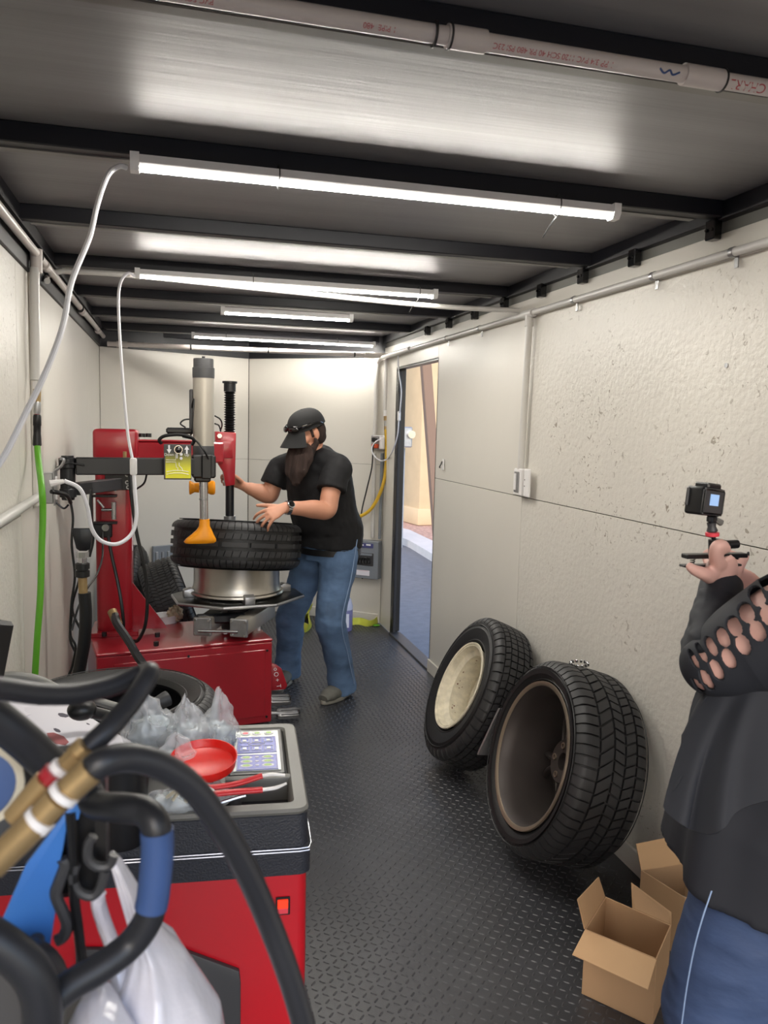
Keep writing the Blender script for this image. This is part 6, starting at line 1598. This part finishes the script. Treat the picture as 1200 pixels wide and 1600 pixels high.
# hanging point of the sleeve: a draped panel below the elbow
dq = [P(1103, 1090, Y=1.25), P(1068, 1190, Y=1.24), P(1043, 1258, Y=1.22), P(1060, 1285, Y=1.2), P(1092, 1303, Y=1.17), P(1130, 1290, Y=1.14), P(1200, 1250, Y=1.12), P(1290, 1200, Y=1.12)]
up_ = [P(1106, 1062, Y=1.29), P(1112, 1065, Y=1.27), P(1120, 1068, Y=1.25), P(1140, 1068, Y=1.23), P(1165, 1065, Y=1.21), P(1190, 1060, Y=1.19), P(1230, 1040, Y=1.17), P(1290, 1030, Y=1.15)]
lo, _ = catmull(dq, 8); hi, _ = catmull(up_, 8)
def drape(u, v):
    i = u * (len(lo) - 1); k = min(int(i), len(lo) - 2); f_ = i - k
    a_ = hi[k].lerp(hi[k + 1], f_); b_ = lo[k].lerp(lo[k + 1], f_)
    return a_.lerp(b_, v) + V((0, 1, 0)) * (.012 * math.sin(u * 26) * v + .02 * math.sin(v * 3.1))
MB().sheet(drape, 60, 24, .006).done('draped_panel', 'shirt', wm, angle=70)
# jeans
j = MB()
j.tube([PV + V((0, 0, .02)), PV + V((0, 0, -.09)), PV + V((0, 0, -.17))], [(.17, .14), (.20, .165), (.195, .16)], seg=28, up=lat2)
for h_, k_, a_ in ((LH2, LK2, LA2), (RH2, RK2, RA2)):
    j.tube([h_, h_.lerp(k_, .3), h_.lerp(k_, .65), k_, k_.lerp(a_, .4), a_ - V((0, 0, .03))], [.098, .112, .118, .10, .08, .07], seg=24)
jo = remesh(j, 'jeans', .008, 4, 'jean2', wm); folds(jo, .006, 6, (1, 1, 2), 3); folds(jo, .003, 14, (1, 1, 2.2), 8)
MB().tube([P(1112, 1392, Y=1.10), P(1096, 1440, Y=1.09), P(1083, 1490, Y=1.09), P(1072, 1550, Y=1.10), P(1064, 1610, Y=1.11)], .0013, seg=6).done('side_seam', 'stitch', jo)
for a_ in (LA2, RA2):
    c = V((a_.x, a_.y, 0))
    s = MB().tube([c - fd2 * .06 + V((0, 0, .05)), c + fd2 * .03 + V((0, 0, .055)), c + fd2 * .13 + V((0, 0, .04)), c + fd2 * .18 + V((0, 0, .032))], [(.034, .034), (.042, .04), (.044, .032), (.026, .018)], seg=18, up=(-fd2.y, fd2.x, 0))
    for v in s.bm.verts: v.co.z = max(v.co.z, .004)
    s.done('shoe', 'darkgrey', wm, angle=60)
hb_ = MB(); hb_.ell(h2p(-.025, 0, .03), (.105, .09, .1), H2M); hb_.tube([h2p(-.06, 0, .02), h2p(-.085, 0, -.08), h2p(-.09, 0, -.2)], [(.085, .05), (.085, .04), (.06, .025)], seg=20, up=hl2)
remesh(hb_, 'hair', .008, 3, 'hair', wm)

# ------------------------------------------------------------ action camera on its mount
ac = holder('action_camera', 'small black action camera on a ball head and twin plate rig, held up', 'camera')
YC = 1.36
cq = lambda px, py, y=YC: P(px, py, Y=y)
bn = V((.26, -.965, 0)).normalized(); cc_ = cq(1100, 783)
cf_ = frame(cc_, z=bn, x=V((0, 0, 1)).cross(bn) * 1)
cf_ = cf_ @ Matrix.Rotation(math.radians(-6), 4, 'Z')
bodyc = MB().box((.062, .056, .043), cf_, bev=.006, seg=3).done('housing', 'black', ac)
MB().box((.058, .052, .003), cf_, c=(0, 0, .0218), bev=.001).done('back_door', 'darkgrey', ac)
MB().tube([cf_ @ V((x, y, .0225)) for x, y in ((-.026, -.023), (.026, -.023), (.028, -.02), (.028, .02), (.026, .023), (-.026, .023), (-.028, .02), (-.028, -.02), (-.026, -.023))], .0022, seg=8, smooth=False).done('door_frame', 'glossb', ac)
MB().box((.025, .022, .001), cf_, c=(.0, .004, .0238)).done('screen', 'screen', ac)
MB().box((.040, .011, .034), cf_, c=(.006, .031, .0), bev=.003).done('latch', 'blackm', ac)
MB().box((.006, .036, .006), cf_, c=(-.0325, .006, -.014), bev=.0015).done('side_grip', 'darkgrey', ac)
MB().cyl(cq(1112, 808), cq(1112, 820), .008, .006, seg=12).box((.018, .012, .012), cq(1112, 811), bev=.002).done('mount_tongue', 'blackm', ac)
MB().cyl(cq(1118, 812), cq(1127, 817), .006, .007, seg=8).done('thumb_screw', 'greytray', ac)
tz = (cq(1112, 815) - cq(1114, 838)).normalized()
MB().lathe([(.008, 0), (.011, .004), (.008, .012), (.009, .02)], frame(cq(1113, 832), z=tz), seg=20).done('neck', 'darkgrey', ac)
MB().lathe([(.004, -.004), (.013, -.004), (.0135, -.001), (.0135, .003), (.011, .004)], frame(cq(1113, 834.5), z=tz + V((.12, 0, 0))), seg=24).done('red_ring', 'padred', ac)
MB().cyl(cq(1114, 836), cq(1116, 845), .0042, seg=10).done('stem', 'blackm', ac)
MB().cyl(cq(1117, 843), cq(1117, 868), .0125, seg=20).done('ball_head', 'black', ac)
MB().cyl(cq(1120, 851, 1.37), cq(1140, 851, 1.37), .0032, seg=8).done('knob_stem', 'blackm', ac)
MB().cyl(cq(1137, 851, 1.37), cq(1152, 850, 1.37), .0088, seg=14).done('clamp_knob', 'black', ac)
for (xa, ya, xb, yb, th_, dp, nm) in ((1069, 869, 1164, 862, .009, .022, 'upper_plate'), (1065, 884, 1155, 876, .0045, .02, 'lower_plate')):
    a_, b_ = cq(xa, ya, 1.385), cq(xb, yb, 1.385)
    MB().box(((b_ - a_).length, dp, th_), frame(a_, x=b_ - a_, z=(0, 0, 1)), c=((b_ - a_).length / 2, 0, 0), bev=.0015).done(nm, 'black', ac)
for px, py in ((1082, 876), (1151, 870)):
    a_ = cq(px, py + 4, 1.385); pts = [a_ + V((.0045 * math.cos(k * .9), .0045 * math.sin(k * .9), k * .0006)) for k in range(18)]
    MB().tube(pts, .001, seg=5, n=2).done('spring', 'springc', ac)
